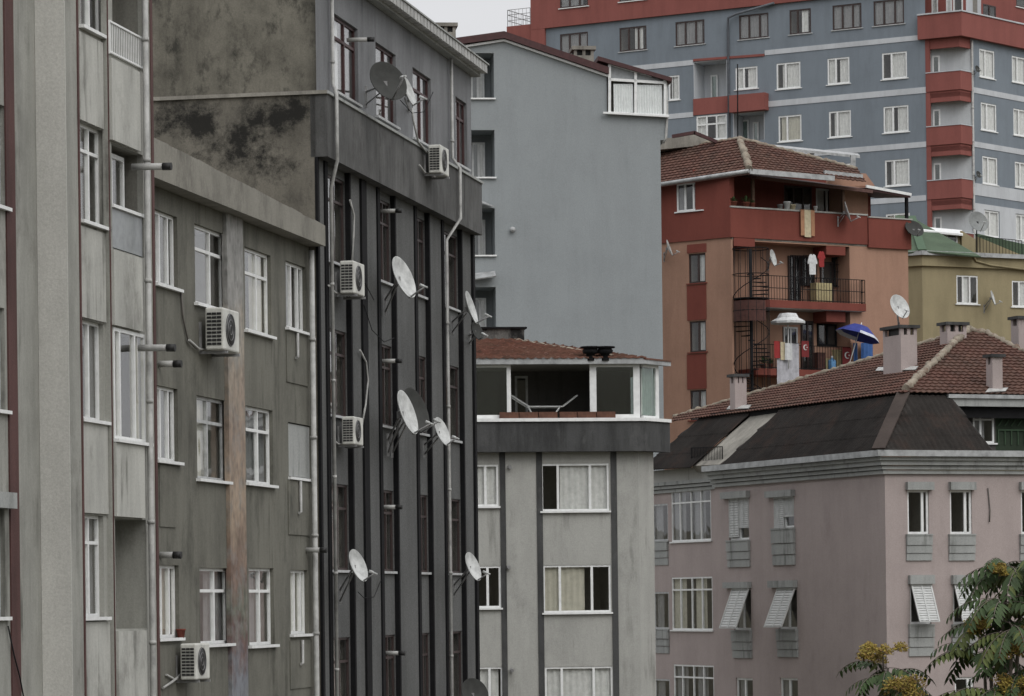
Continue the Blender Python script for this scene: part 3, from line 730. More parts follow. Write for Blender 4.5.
# ================================================================ building 4: pale grey block with roof-terrace glazing
def xy(v): return V((v[0], v[1]))
F4 = Face(xy(P(555, 560, 100)), (1, .12))
uL, uR = F4.u(455, 560), F4.u(639.3, 560)
K4 = xy(F4.p(uR, 0)); FC = Face(K4, (.55, .835)); uC = FC.u(654.6, 560)
b4 = thing('apartment_building', 'pale grey block with charcoal strips and a glazed roof terrace, in the middle', 'building', F4.p(1, 0))
zt4 = F4.z(560, 446); back = xy(FC.p(uC, 0))+F4.d.orthogonal().normalized()*(-12 if F4.d.orthogonal().y < 0 else 12)
w4 = [(541,463.5,609,511),(543,565,611,612.5),(545,666.5,613,714)]; v4 = [(464,464.5,498.5,506.5),(466,566,501,608),(468,667,503,710)]
hs = [F4.rect(*q) for q in w4+v4]
s4 = hs[0][2]-hs[1][2]
extra = [(h[0], h[1], h[2]-s4*k, h[3]-s4*k) for h in (hs[2], hs[5]) for k in (1, 2)]
mb = MB(); wall(mb, F4, uL, uR, 0, zt4, hs+extra, 0, .10); wall(mb, FC, 0, uC, 0, zt4)
L4 = xy(F4.p(uL, 0)); Lb = L4+(back-xy(FC.p(uC, 0)))
for a, c in ((xy(FC.p(uC,0)), back), (back, Lb), (Lb, L4)):
    mb.face([V((*a,0)), V((*c,0)), V((*c,zt4)), V((*a,zt4))])
mb.build('wall', [M['b4'], M['room']], b4)
cur = {0: ('curtain', ((.28,.98),)), 1: ('curtain_b', ((0,.62),)), 2: ('curtain', ((0,1),)), 3: ('curtain', ((0,1),)), 4: (None, ()), 5: ('curtain', ((0,.9),))}
for i, h in enumerate(hs):
    window(b4, F4, h, 0, .07, 'white', .06, ((.25,.72) if i < 3 else (.62,)), None, curtain=cur[i][0], cover=cur[i][1], sill_out=.10, sw=.04)
sp = MB()
for a, c in ((501,506.5),(537.6,543.4),(611.9,617.8)): sp.fbox(F4, F4.u(a, 576), F4.u(c, 576), .1, zt4-.003, -.02, .035)
sp.builds('vertical_strip', M['b4_dark'], b4)
pl = [L4, K4, xy(FC.p(uC+.38, 0))]
z0p, z1p = F4.z(560, 451.5, .35), F4.z(560, 421.5, .35)
MB().path_band(pl, z0p, z1p, 0.02, .36).build('parapet', M['b4_dark'], b4)
MB().path_band(pl, z1p+.003, z1p+.10, -.1, .42).build('parapet_coping', M['white'], b4)
dk = MB(); dk.prism([L4, K4, xy(FC.p(uC,0)), back, Lb], z0p+.02, z1p-.02); dk.build('terrace_deck', M['concrete'], b4)
zg0, zg1 = z1p+.10, F4.z(560, 364.5, .2)
fr = MB()
def post(F, px0, px1, py, off, w=.1):
    fr.fbox(F, F.u(px0, py, off), F.u(px1, py, off), zg0, zg1, off-w, off)
for a, c in ((470,473),(507,511),(590,596.5),(633.5,640)): post(F4, a, c, 395, .2)
uq0, uq1 = FC.u(656, 395, .2), FC.u(659, 395, .2)
fr.fbox(FC, uq0, uq1, zg0, zg1, .1, .2)
for a, c in ((474,507),(596.5,633.5)):
    ua, uc = F4.u(a, 395, .2), F4.u(c, 395, .2)
    fr.fbox(F4, ua, uc, zg0, zg0+.11, .12, .195); fr.fbox(F4, ua, uc, zg1-.08, zg1, .12, .195)
ua = F4.u(633.5, 395, .2)
fr.fbox(FC, .02, uq0, zg0, zg0+.08, .11, .195); fr.fbox(FC, .02, uq0, zg1-.08, zg1, .11, .195)
f4 = fr.build('terrace_glazing', M['white'], b4)
gp = MB()
for a, c in ((470,508),(595,634)): gp.fbox(F4, F4.u(a,395,.16), F4.u(c,395,.16), zg0+.05, zg1-.05, .150, .158)
gp.fbox(FC, .05, uq0, zg0+.05, zg1-.05, .150, .158); gp.builds('pane', M['glass2'], f4)
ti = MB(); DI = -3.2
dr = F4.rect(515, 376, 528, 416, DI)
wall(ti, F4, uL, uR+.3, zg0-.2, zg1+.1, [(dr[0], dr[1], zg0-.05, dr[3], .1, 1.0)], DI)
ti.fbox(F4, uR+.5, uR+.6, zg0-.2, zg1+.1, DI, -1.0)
ti.build('terrace_wall', [M['b9_dk'], M['room']], b4); sheet(FC, .06, uq0-.03, zg0+.1, zg1-.1, .09, .015, .12).build('curtain', M['curtain'], f4)  # terrace wall takes a darker plaster: the room's shade put into its colour
window(b4, F4, (dr[0], dr[1], zg0-.05, dr[3]), DI, .05, 'greypvc', .07, (), None, sill=False, name='terrace_door')
eave = offset(pl[:2]+[xy(FC.p(uC, 0)), back], .42); zr = zg1
MB().path_band(pl, zr, zr+.17, .22, .42).build('roof_fascia', M['zinc'], b4)
MB().prism([*offset(pl[:2]+[xy(FC.p(uC, 0)), back], .22), Lb], zr+.03, zr+.10).build('ceiling', M['room'], b4)
E0 = V((*offset(pl, .45)[0], zr+.17)); E1 = V((*offset(pl, .45)[1], zr+.17))
PR4 = Plane(E0, E1, P(492, 336, 104.5))
roofsheet([E0, E1, PR4.at(494, 336.5), PR4.at(466, 336)], 'tile', 'tile_c', 'roof', b4, lw=.24, lh=.30, amp=.016)
ridge([PR4.at(612, 356), PR4.at(494, 336.5)], .06, b4)
MB().slab([E1, V((*offset(pl, .45)[2], zr+.17)), PR4.at(612, 356.3)], .05).build('roof_side', M['tile_c'], b4)
b0 = PR4.at(503, 340); chimney(b4, b0, F4, 43*b0.y/FPX, 1.2, 13*b0.y/FPX, 'soot', .05, slots=False, cap='iron', under=.8, name='charred_chimney')
for x in (590.5, 605):
    q = PR4.at(x, 357.5)
    o = MB().lathe(q-V((0,0,.1)), (0,0,1), [(.13,0),(.13,.2),(.22,.22),(.24,.3),(.2,.36),(.30,.38),(.30,.42),(.02,.44)], 14).build('roof_vent', M['black'], b4)
for i in range(6):
    a, c = 498.5+i*19.3, 517+i*19.3
    if i == 3: a += 1.5
    ua, uc = F4.u(a, 417, .0), F4.u(c, 417, .0); q = F4.p((ua+uc)/2, zg0, .31)
    t = thing('planter_box', ['first wooden planter box from the left on the terrace sill', 'wooden planter box under the left half of the drying rack', 'wooden planter box under the middle of the drying rack', 'wooden planter box under the right arm of the drying rack', 'second wooden planter box from the right on the terrace sill', 'rightmost wooden planter box on the terrace sill, by the glazing'][i], 'planter', q, 'wooden planters along the terrace')
    m_ = MB(); m_.fbox(F4, ua, uc, zg0, zg0+.02, .21, .41); m_.fbox(F4, ua, uc, zg0+.02, zg0+.18, .385, .41); m_.fbox(F4, ua, uc, zg0+.02, zg0+.18, .21, .235)
    m_.fbox(F4, ua, ua+.025, zg0+.02, zg0+.18, .236, .384); m_.fbox(F4, uc-.025, uc, zg0+.02, zg0+.18, .236, .384)
    m_.build('trough', M['wood2'], t)
    MB().fbox(F4, ua+.027, uc-.027, zg0+.021, zg0+.15, .237, .383).build('soil', M['earth'], t)
# drying rack
q = F4.at(545, 419, -1.0); zf = q.z-.05
t = thing('drying_rack', 'white folding laundry rack with raised wings on the glazed terrace', 'drying rack', V((q.x, q.y, zf)))
def rk(px, py, o=-1.0): u, z = F4.uz(px, py, o); return u, z
(u0, z0), (u1, z1), (u2, z2), (u3, z3) = rk(511, 396), rk(528, 407), rk(562, 407), rk(576, 396)
fr = MB(); wi = MB()
for o in (-.75, -1.25):
    pts = [F4.p(u, z, o) for u, z in ((u0,z0),(u1,z1),(u2,z2),(u3,z3))]
    fr.tube(pts, .022, 6)
    for a, c in ((535.5,551),(551,535.5)): 
        ua = F4.u(528 if a < c else 560, 407, o); uc = F4.u(536 if a < c else 551, 418, o); fr.tube([F4.p(ua, z1, o), F4.p(uc, zf, o)], .02, 6)
for ua, za in ((u0,z0),(u1,z1),(u2,z2),(u3,z3)): fr.tube([F4.p(ua, za, -.75), F4.p(ua, za, -1.25)], .02, 6)
fr.build('frame', M['white'], t)
for k in range(1, 8):
    o = -.75-.5*k/8; wi.tube([F4.p(u, z, o) for u, z in ((u0,z0),(u1,z1),(u2,z2),(u3,z3))], .006, 5)
wi.build('wires', M['greypvc'], t)
for x, y in ((508.5,567),(509.5,467),(511.5,670)):
    q = F4.at(x, y); o = MB().tube([q, q+V((F4.n.x, F4.n.y, -.1))*.16], .055, 10).build('vent_pipe', M['metal'], b4)
# ================================================================ building 5: blue-grey blank gable
F5 = Face(xy(P(580, 250, 130)), (1, .10))
b5 = thing('apartment_building', 'tall blank blue-grey gable wall with dark red roof edge and a glazed attic room', 'building', V((*xy(F5.p(0, 0)), gz(130))))
bz = gz(130)-1; zs = lambda px, py: F5.z(px, py)
uA, uB5, uC5 = F5.u(448, 250), F5.u(500, 60), F5.u(661.7, 250)
lg = [F5.rect(470, 53, 494, 98), F5.rect(471, 130, 494.7, 177), F5.rect(472, 208, 495, 255), F5.rect(472.5, 287, 496, 334)]
lg = [(h[0]-.4, h[1], h[2], h[3], .02, 1.5) for h in lg]
zlo = lg[0][3]+.02; um = F5.u(503.8, 45)
mb = MB(); wall(mb, F5, uA, um, bz, zlo, lg, 0)
Rr = F5.uz(607, 75.5); Pk = F5.uz(503.8, 40)
zA = Pk[1]-(um-uA)*.16
zR = Rr[1]-(Rr[0]-Pk[0])*0; sl5 = (Pk[1]-Rr[1])/(Rr[0]-Pk[0]); zC = Pk[1]-sl5*(uC5-um)
mb.face([F5.p(uA,zlo), F5.p(um,zlo), F5.p(um,Pk[1]), F5.p(uA,zA)])
zw = F5.z(640, 113)
mb.face([F5.p(um,bz), F5.p(uC5,bz), F5.p(uC5,zw), F5.p(F5.u(607,112),zw), F5.p(F5.u(607,112),Pk[1]-sl5*(F5.u(607,112)-um)), F5.p(um,Pk[1])])
D5 = 13
for ua, zz in ((uC5, zw), (uA, zA)): mb.face([F5.p(ua,bz), F5.p(ua,bz,-D5), F5.p(ua,zz,-D5), F5.p(ua,zz)])
mb.face([F5.p(uA,bz,-D5),F5.p(uC5,bz,-D5),F5.p(uC5,zw,-D5),F5.p(um,Pk[1],-D5),F5.p(uA,zA,-D5)])
mb.build('wall', [M['b5'], M['b5']], b5)
for i, h in enumerate(lg):
    window(b5, F5, (h[0]+.55, h[1]-.25, h[2], h[3]-.3), 0, 1.35, 'white', .07, (.5,), None, sill=False, name='loggia_door', curtain='curtain', cover=((.5,1),))
    MB().fbox(F5, h[0], h[1]+.05, h[2]-.06, h[2]-.003, -.2, .10).build('loggia_sill', M['white'], b5)
rf = MB(); hroof = .30; ux = F5.u(608, 66); zx = Pk[1]-sl5*(ux-um)
rf.slab([F5.p(uA-.3,zA+hroof,.25), F5.p(um,Pk[1]+hroof,.25), F5.p(um,Pk[1]+hroof,-D5), F5.p(uA-.3,zA+hroof,-D5)], hroof-.04, d=V((0,0,1)))
rf.slab([F5.p(um,Pk[1]+hroof,.25), F5.p(ux,zx+hroof,.25), F5.p(ux,zx+hroof,-D5), F5.p(um,Pk[1]+hroof,-D5)], hroof-.04, d=V((0,0,1)))
rf.build('roof', M['roofdk'], b5)
tr = MB(); tr.bar(F5.p(uA,zA-.02,.06), F5.p(um,Pk[1]-.02,.06), .12, .08); tr.bar(F5.p(um,Pk[1]-.02,.06), F5.p(ux,zx-.02,.06), .12, .08)
tr.build('roof_trim', M['white'], b5)
# attic winter garden
gw = MB(); W = lambda px, py, o=.1: F5.at(px, py, o); A0 = .16
def wb(a, c, w=.12): gw.bar(W(*a), W(*c), w, .10)
wb((608,113),(668,116), .14); wb((609.5,62),(609.5,113)); wb((635.5,71),(635.5,114)); wb((665,79),(665,115)); wb((609,79.5),(666,83)); wb((609,63.5),(668,80), .14)
for o in (-3.0,): gw.bar(F5.at(665,79,.1), F5.at(665,79,.1)-V((F5.n.x,F5.n.y,0))*3, .12); gw.bar(F5.at(665,115,.1), F5.at(665,115,.1)-V((F5.n.x,F5.n.y,0))*3, .12)
g5 = gw.build('attic_glazing', M['white'], b5)
for q in ((615,85,632,111),(638.5,86,661,113)):
    r = F5.rect(*q, .08); MB().fbox(F5, r[0]-.03, r[1]+.03, r[2]-.03, r[3]+.03, .10, .11).build('pane', M['glass'], g5)
    sheet(F5, r[0]-.05, r[1]+.05, r[2]-.05, r[3]+.05, .05, .012, .10).build('blind', M['blind'], g5)
MB().slab([W(610,65,.05), W(610,79,.05), W(664,83,.05), W(664,80,.05)], .02).build('pane', M['frost'], g5)
bi = MB(); bi.slab([W(607,115,-.4), W(663,115,-.4), W(663,82,-.4), W(607,64,-.4)], .05); bi.build('attic_wall', M['room'], b5)
MB().slab([F5.at(598,56,.3), F5.at(672,77.5,.3), F5.at(672,77.5,.3)-V((F5.n.x,F5.n.y,0))*5, F5.at(598,56,.3)-V((F5.n.x,F5.n.y,0))*5], .16, d=V((0,0,1))).build('attic_roof', M['roofdk'], b5)
gu = MB(); gu.bar(F5.at(603,112.8,.16), F5.at(669,116.5,.16), .12, .07); gu.build('attic_sill', M['white'], b5)
downpipe(b5, [F5.at(666.5,82,.02), F5.at(667.2,116,.02), F5.at(666,138,.02), F5.at(663,143,.02)], .05)
mbx = MB(); r = F5.rect(661.5,116,666,140); mbx.fbox(F5, uC5-.01, r[1], r[2], r[3], -4, -.02); mbx.build('corner_block', M['b5'], b5)
q = P(446, 38.5, 134); chimney(b5, q, F5, .78, .8, .62, 'concrete', .14, cap='concrete')
q = P(584, 61.5, 133); chimney(b5, q, F5, .78, .8, .6, 'concrete', .14, cap='concrete')
q = F5.at(512.5, 229); MB().lathe(q, (F5.n.x, F5.n.y, -.3), [(.07,-.02),(.07,.05),(.10,.06),(.11,.12),(.08,.18),(.01,.2)], 12).build('wall_lamp', M['greypvc'], b5)
aw = MB(); aw.slab([F5.at(470,196,.05), F5.at(492,206,.05), F5.at(494,207,.55), F5.at(468,200,.55)], .03); aw.slab([F5.at(470,275,.05), F5.at(495,272,.05), F5.at(496,277,.5), F5.at(468,281,.5)], .05); aw.build('loggia_hood', M['zinc'], b5)
# ================================================================ building 9: dusty pink block with mansard
K9 = xy(P(886, 575, 105)); FL, FR = Face(K9, (.415, -1)), Face(K9, (1, .415))
b9 = thing('apartment_building', 'dusty pink corner block with black mansard skirt and old tiled hip roof', 'building', V((K9.x, K9.y, 0)))
uL9, uLL, uR9 = FL.u(716, 590), FL.u(640, 590, -.3), FR.u(1250, 590)
zc = FL.z(884, 474)
lw = [(729,498,749,540),(774,497,794,528),(734,588,751,630),(779,588,797,629),(736,678,753,722),(780,678,798,722)]
hl = [FL.rect(*q) for q in lw]; hl = [(h[0],h[1],h[2],h[3]) for h in hl]
rw = [(907.5,490,929,534),(950,490,972,534),(910,584,931,624),(953,584,974,624),(955,677,974,720),(1021,490,1043,534),(1023,584,1045,624)]
hr = [FR.rect(*q) for q in rw]
mb = MB(); wall(mb, FL, uL9, 0, 0, zc, hl, 0, .12); wall(mb, FR, 0, uR9, 0, zc, hr, 0, .12)
sw_ = [(671.5,490,711,541),(672,577,712.5,630),(674,665,714,717),(653,504,668,541),(654,592,669,629),(655,679,670,716)]
hs = [FL.rect(*q, -.3) for q in sw_]
wall(mb, FL, uLL, uL9, 0, zc, hs, -.3, .10)
mb.face([FL.p(uL9,0,-.3),FL.p(uL9,0,0),FL.p(uL9,zc,0),FL.p(uL9,zc,-.3)])
EL, ER = xy(FL.p(uLL,0,-.3)), xy(FR.p(uR9,0)); BK = EL+FR.d*16; BR = ER-FL.d*8
for a, c in ((ER, BR), (BR, BK), (BK, EL)): mb.face([V((*a,0)),V((*c,0)),V((*c,zc)),V((*a,zc))])
mb.build('wall', [M['b9'], M['room']], b9)
pl = [xy(FL.p(uL9,0)), K9, ER]
zb = FL.z(872, 451.5, .45); H9 = zb-zc
co = MB()
for f0, f1, o in ((0,.17,.10),(.2,.36,.17),(.39,.60,.27),(.60,.75,.36)): co.path_band(pl, zc+H9*f0, zc+H9*f1, -.25, o)
co.build('cornice', M['b9_trim'], b9)
MB().path_band(pl, zc+H9*.77, zb+.03, .18, .50).build('gutter', M['zinc'], b9)
pls = [EL, xy(FL.p(uL9-.01,0,-.3))]; zs0 = FL.z(690, 491, -.2); zs1 = FL.z(690, 480, -.1); zs2 = FL.z(690, 467.5, -.1)
co = MB(); hh = zs1-zs0
for f0, f1, o in ((0,.3,.08),(.36,.62,.16),(.68,1.0,.24)): co.path_band(pls, zs0+hh*f0, zs0+hh*f1, -.25, o)
co.build('lower_cornice', M['b9_trim'], b9)
MB().path_band(pls, zs1, zs2, -.4, .2).build('terrace_parapet', M['b4'], b9)
Kb2 = offset([EL, K9, ER], .45)[1]; Kt2 = offset([xy(FL.p(-10,0)), K9, ER], -1.55)[1]
Kb = V((*Kb2, zb)); Kt = V((*Kt2, CAMZ+ray(900, 395)[1]*Kt2.y))
dlv = V((-FL.d.x, -FL.d.y, 0)); drv = V((FR.d.x, FR.d.y, 0))
PL9 = Plane(Kb, Kb+dlv*8, Kt); PR9 = Plane(Kb, Kb+drv*8, Kt)
roofsheet([PL9.at(720,465.5), Kb, Kt, PL9.at(781,409.5)], 'corr', 'bitumen', 'mansard_slope', b9, lw=.19, amp=.016)
roofsheet([Kb, PR9.at(993,451.5), PR9.at(950,395.5), Kt], 'corr', 'bitumen', 'mansard_slope', b9, lw=.19, amp=.016)
PLs = Plane(Kb-V((0,0,.0)), Kb+dlv*8, Kt)
roofsheet([PLs.at(640,470), PLs.at(690,467.3), PLs.at(752,411), PLs.at(700,418)], 'corr', 'bitumen', 'mansard_slope', b9, lw=.19, amp=.016)
hp = MB(); hp.bar(Kb+V((0,0,.07)), Kt+V((0,0,.07)), .42, .05); hp.build('hip_flashing', M['ridgebit'], b9)
dn9 = PL9.n*-.09
MB().slab([PL9.at(690,464)+dn9, PL9.at(726,462)+dn9, PL9.at(784,409)+dn9, PL9.at(753,411)+dn9], .3).build('terrace_cheek', M['concrete'], b9)
dn9 = PL9.n*-.22
fs = MB().slab([PL9.at(750,422)+dn9, PL9.at(768,421.5)+dn9, PL9.at(780,410)+dn9, PL9.at(750,411.5)+dn9], .1).build('dormer_fascia', M['b9_trim'], b9)
MB().slab([PL9.at(753.5,431.5)+dn9, PL9.at(763,427)+dn9, PL9.at(768,422)+dn9, PL9.at(753.5,422.5)+dn9], .04).build('dormer_opening', M['acdk'], fs)
a = FL.at(691.5, 465, .05); c = FL.at(722.5, 464, .05); railing(b9, [a, c], FL.z(691,448,.05)-a.z, .12, 'iron', 'terrace_railing', .012)
# tiled hip roof
hd = (dlv+drv)*1.0; inL, inR = V((-FL.n.x,-FL.n.y,0)), V((-FR.n.x,-FR.n.y,0)); hd = inL+inR
best = min((abs((Kt+hd*(s/100)).x/(Kt+hd*(s/100)).y-ray(968.5, 331)[0]), s/100) for s in range(100, 1200))[1]
pk = Kt+hd*best; pk.z = CAMZ+ray(968.5, 331)[1]*pk.y
lift = V((0,0,.06)); Kt1 = Kt+lift-hd*.12
PLt, PRt = Plane(Kt1, Kt1+dlv*8, pk), Plane(Kt1, Kt1+drv*8, pk)
eL, eR = PLt.at(672.5, 421.5), PRt.at(1110, 396.6)
roofsheet([eL, Kt1, pk, PLt.at(673, 416.5)], 'tile', 'tile_b', 'roof', b9, lw=.22, lh=.30, amp=.017)
roofsheet([Kt1, eR, PRt.at(986, 333.5), pk], 'tile', 'tile_b', 'roof', b9, lw=.22, lh=.30, amp=.017)
ridge([Kt1+hd*.25+V((0,0,.14)), pk+V((0,0,.05))], .125, b9); ridge([pk+V((0,0,.06)), PRt.at(986,333), PRt.at(1100,390)], .13, b9)
ridge([PLt.at(674,417), pk+V((0,0,.04))], .10, b9)
sk = MB(); sk.slab([Kt1+hd*.35-V((0,0,.35)), Kt1+hd*.35+dlv*13-V((0,0,.35)), pk+dlv*14-V((0,0,2.8)), pk+drv*14-V((0,0,2.8)), Kt1+hd*.35+drv*14-V((0,0,.35))], .3, d=V((0,0,1))); sk = MB().path_band([xy(PLt.at(703,419)), xy(Kt1), xy(eR)], Kt1.z-.75, Kt1.z+.12, -.34, -.28); sk.build('eave_board', M['iron'], b9)
def chim(px0, px1, ytop, ybot, pln, d=.55, **k):
    q = pln.at((px0+px1)/2, ybot); w = (px1-px0-4)*q.y/FPX; h = (ybot-ytop)*q.y/FPX
    return chimney(b9, q, FR, w, d, h, 'b9', .10, under=.45, **k)
chim(732.5, 749.5, 374, 408, PLt, .4); chim(898, 920.5, 325, 369, PLt, 1.2); chim(944, 970, 322, 340, PLt, .5); chim(990, 1005.5, 354, 391, PRt, .4); chim(1016, 1030, 316, 336, PRt, .5)
fl = MB()
for x0, x1, y in ((876,919,370),(985,1008,391.5),(727,752,408.5)):
    pp = PLt if y != 391.5 else PRt; n_ = pp.n*.07
    fl.slab([pp.at(x0,y+2.5)+n_, pp.at(x1-3,y+1.5)+n_, pp.at(x1,y-2)+n_, pp.at(x0+3,y-1)+n_], .03)
fl.builds('lead_flashing', M['pipe'], b9)
# right-hand roof terrace
FT = FR.shifted(-1.45); r = FT.rect(949, 395.5, 1130, 407)
fa = MB(); fa.fbox(FT, r[0], r[1]+2, r[2], r[3]-.12, -.15, 0); fa.build('terrace_fascia', M['b9_trim'], b9)
MB().fbox(FT, r[0]-.05, r[1]+2, r[3]-.12, r[3], -.2, .08).build('terrace_gutter', M['zinc'], b9)
FT2 = FR.shifted(-2.1); zf = zb-.1
w_ = FT2.rect(973, 409.5, 994, 443)
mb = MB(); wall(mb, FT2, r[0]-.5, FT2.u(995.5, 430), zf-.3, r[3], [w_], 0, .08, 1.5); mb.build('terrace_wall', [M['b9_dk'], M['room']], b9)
mb = MB(); wall(mb, FT2, FT2.u(995.5, 430), r[1]+2, zf-.3, r[3]); mb.build('green_wall', M['greenwall'], b9)
lt = MB(); u0 = FT2.u(998, 430)
for k in range(14):
    u = u0+k*.24
    lt.bar(FT2.p(u, w_[2]+.55, .02), FT2.p(u+.16, w_[2]+.75, .02), .03); lt.bar(FT2.p(u, w_[2]+.8, .02), FT2.p(u+.16, w_[2]+1.0, .02), .03)
    lt.bar(FT2.p(u, w_[2]-.05, .03), FT2.p(u, w_[2]+.42, .03), .03)
lt.bar(FT2.p(u0, w_[2]+.42, .03), FT2.p(u0+3.4, w_[2]+.42, .03), .04)
lt.build('green_lattice', M['greenlat'], b9)
window(b9, FT2, w_, 0, .05, 'white', .06, (.35,), .3, curtain='curtain_g', cover=((0,.6),))
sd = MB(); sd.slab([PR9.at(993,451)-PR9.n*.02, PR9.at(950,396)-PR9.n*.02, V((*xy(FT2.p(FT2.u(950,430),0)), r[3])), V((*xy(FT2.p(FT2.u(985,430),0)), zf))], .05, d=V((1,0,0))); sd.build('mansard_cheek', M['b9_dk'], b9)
# facade fittings
def louvre(F, u0, u1, z0, z1, o, par, tilt=0.0):
    """shutter leaf hinged at its top edge, bottom swung outwards by tilt metres"""
    mb = MB(); k = 15; dz = (z1-z0); o2 = lambda f: o+tilt*(1-f)
    for a, c in ((u0, u0+.05), (u1-.05, u1), ((u0+u1)/2-.025, (u0+u1)/2+.025)): mb.bar(F.p((a+c)/2, z0, o2(0)), F.p((a+c)/2, z1, o2(1)), .05, .04)
    for f in (0, 1): mb.bar(F.p(u0, z0+dz*f, o2(f)), F.p(u1, z0+dz*f, o2(f)), .05, .04)
    for i in range(k):
        f = (i+.5)/k; f2 = f+.85/k
        mb.slab([F.p(u0+.03, z0+dz*f, o2(f)+.012), F.p(u1-.03, z0+dz*f, o2(f)+.012), F.p(u1-.03, z0+dz*f2, o2(f2)-.012), F.p(u0+.03, z0+dz*f2, o2(f2)-.012)], .012)
    return mb.build('shutter', M['shutter'], par)
def sillpanel(F, h, zbot, par=None):
    u0, u1 = h[0]-.07, h[1]+.07; z1 = h[2]-.05; mb = MB(); H_ = z1-zbot
    for f0, f1, o in ((0,.28,.05),(.30,.60,.075),(.62,1.0,.10)): mb.fbox(F, u0, u1, zbot+H_*f0, zbot+H_*f1, -.01, o)
    mb.build('sill_panel', M['b9_trim'], b9)
def sbox(F, q):
    r = F.rect(*q); MB().fbox(F, r[0], r[1], r[2], r[3], -.01, .16).build('shutter_box', M['b9_trim'], b9)
for F, h, (bx, pb, kind) in zip([FL]*6+[FR]*7, hl+hr,
    [((724,491.5,750,498.3), 567, 'shut'), ((768.5,490.5,795,497), 565, 'half'), ((726.5,582,751.5,588), 658, 'open'), ((771.5,580.5,797.5,587.5), 657, 'open'), (None, None, ''), (None, None, ''),
     ((905.5,482,932,490), 560.5, ''), ((948.5,482,974,490), 560.5, ''), ((908,575,932.5,584), 656, 'open'), ((951,575,977,584), 656, 'open'), (None, None, ''), ((1019,482,1045,490), 560.5, ''), ((1021,575,1047,584), 656, 'open')]):
    w = window(b9, F, h, 0, .10, 'white', .07, (.5,) if F is FL else (.72,), None, sill_mat='b9_trim', sill_out=.12, sw=.08, curtain='curtain_g' if F is FL else None, cover=((0,.45),))
    if bx: sbox(F, bx); sillpanel(F, h, F.z((bx[0]+bx[2])/2+3, pb))
    u0, u1, z0, z1 = h
    if kind == 'shut': louvre(F, u0+.02, (u0+u1)/2-.005, z0+.12, z1-.01, .0, w); louvre(F, (u0+u1)/2+.005, u1-.02, z0+.42, z1-.01, .0, w)
    if kind == 'half': louvre(F, u0+.02, (u0+u1)/2-.005, z0+.03, z1-.01, .0, w); louvre(F, (u0+u1)/2+.005, u1-.02, z0+.38, z1-.01, .0, w)
    if kind == 'open': louvre(F, u0+.01, u1-.01, z0+.08, z1-.02, .06, w, .50)
for i, h in enumerate(hs):
    if i < 3: window(b9, FL, h, -.3, .06, 'white', .055, (.22,.5,.75), .24, curtain='curtain_g' if i != 1 else 'curtain_b', cover=((.0,.3),(.55,.8)), sill_out=.06)
    else:
        window(b9, FL, h, -.3, .06, 'greypvc', .06, (), None, sill_mat='b9_trim', curtain='curtain_g', cover=((0,.5),))
        mb = MB(); u0, u1 = h[0]-.05, h[1]+.02; z1 = h[2]-.06; zb_ = z1-.8
        for f0, f1, o in ((0,.3,.03),(.33,.62,.05),(.65,1,.08)): mb.fbox(FL, u0, u1, zb_+.8*f0, zb_+.8*f1, -.31, -.3+o)
        mb.build('sill_panel', M['b9_trim'], b9)
downpipe(b9, [V((*xy(FL.p(uL9-.07,0,-.12)), z)) for z in (zc-.1, .2)], .065, 'pipe_dk')
MB().tube([FR.at(988,488,.03), FR.at(989,500,.03), FR.at(990,510,.04), FR.at(989.5,522,.05)], .02, 6).build('cable', M['pipe_dk'], b9)
q = PLt.at(893, 325); 
c0 = P(899, 307, (PLt.at(892, 371)).y+.3)
dish('pale dish on the widest pink chimney of the tiled hip roof', c0, 12.8*c0.y/FPX, (.60,-.70,.36), P(899, 326, c0.y+.35), 'dish', k=(1.0,.75), group='satellite dishes')
# ================================================================ building 6: red and terracotta house
K6 = xy(P(731.5, 300, 146)); GL, GR = Face(K6, (1, -.8)), Face(K6, (1, .62))
bz6 = gz(146)-1
b6 = thing('apartment_building', 'terracotta house with brick-red top storey, balconies and a spiral stair', 'building', V((K6.x, K6.y, bz6+1)))
uL6, uR6 = GL.u(630, 300), GR.u(909, 330)
zred = GL.z(700, 240); ztl = GL.z(700, 176)
wl = [GL.rect(677.5,183,703,211)]; wo = [GL.rect(688.5,253.5,705.5,283), GL.rect(689.5,321,706,352), GL.rect(690,390,706.5,420)]
mb = MB(); wall(mb, GL, uL6, 0, bz6, zred, wo, 0, .14); 
rec = (GR.u(733.5, 300), GR.u(850, 300), GR.z(790, 430), GR.z(790, 243.5), 1.0, 1.0)
ztr = GR.z(800, 243)
wall(mb, GR, 0, uR6, bz6, ztr, [rec], 0)
BK6 = xy(GR.p(uR6,0))-GL.d*9; BL6 = xy(GL.p(uL6,0))+GR.d*9
for a, c in ((xy(GR.p(uR6,0)), BK6), (BK6, BL6), (BL6, xy(GL.p(uL6,0)))): mb.face([V((*a,bz6)),V((*c,bz6)),V((*c,zred)),V((*a,zred))])
mb.build('wall', [M['b6_or'], M['room']], b6)
mb = MB(); wall(mb, GL, uL6, 0, zred, ztl, wl, .06, .12)
zp0, zp1 = GR.z(800, 242, .1), GR.z(800, 211.5, .1)
uP1 = GR.u(868, 220, .1)
mb.path_band([xy(GL.p(uL6,0)), K6, xy(GR.p(uP1-0.0,0))], zred, zp1, -.1, .062)
GR1 = GR.shifted(.1); zq0, zq1 = GR.z(890, 248.5, .1), GR.z(890, 219, .1)
mb.fbox(GR, uP1+.01, uR6+.1, zq0, zq1, -.15, .12)
mb.fbox(GL, -1.8, .0, zp1, ztl, -.3, .058)
mb.build('red_wall', [M['b6_red'], M['room']], b6)
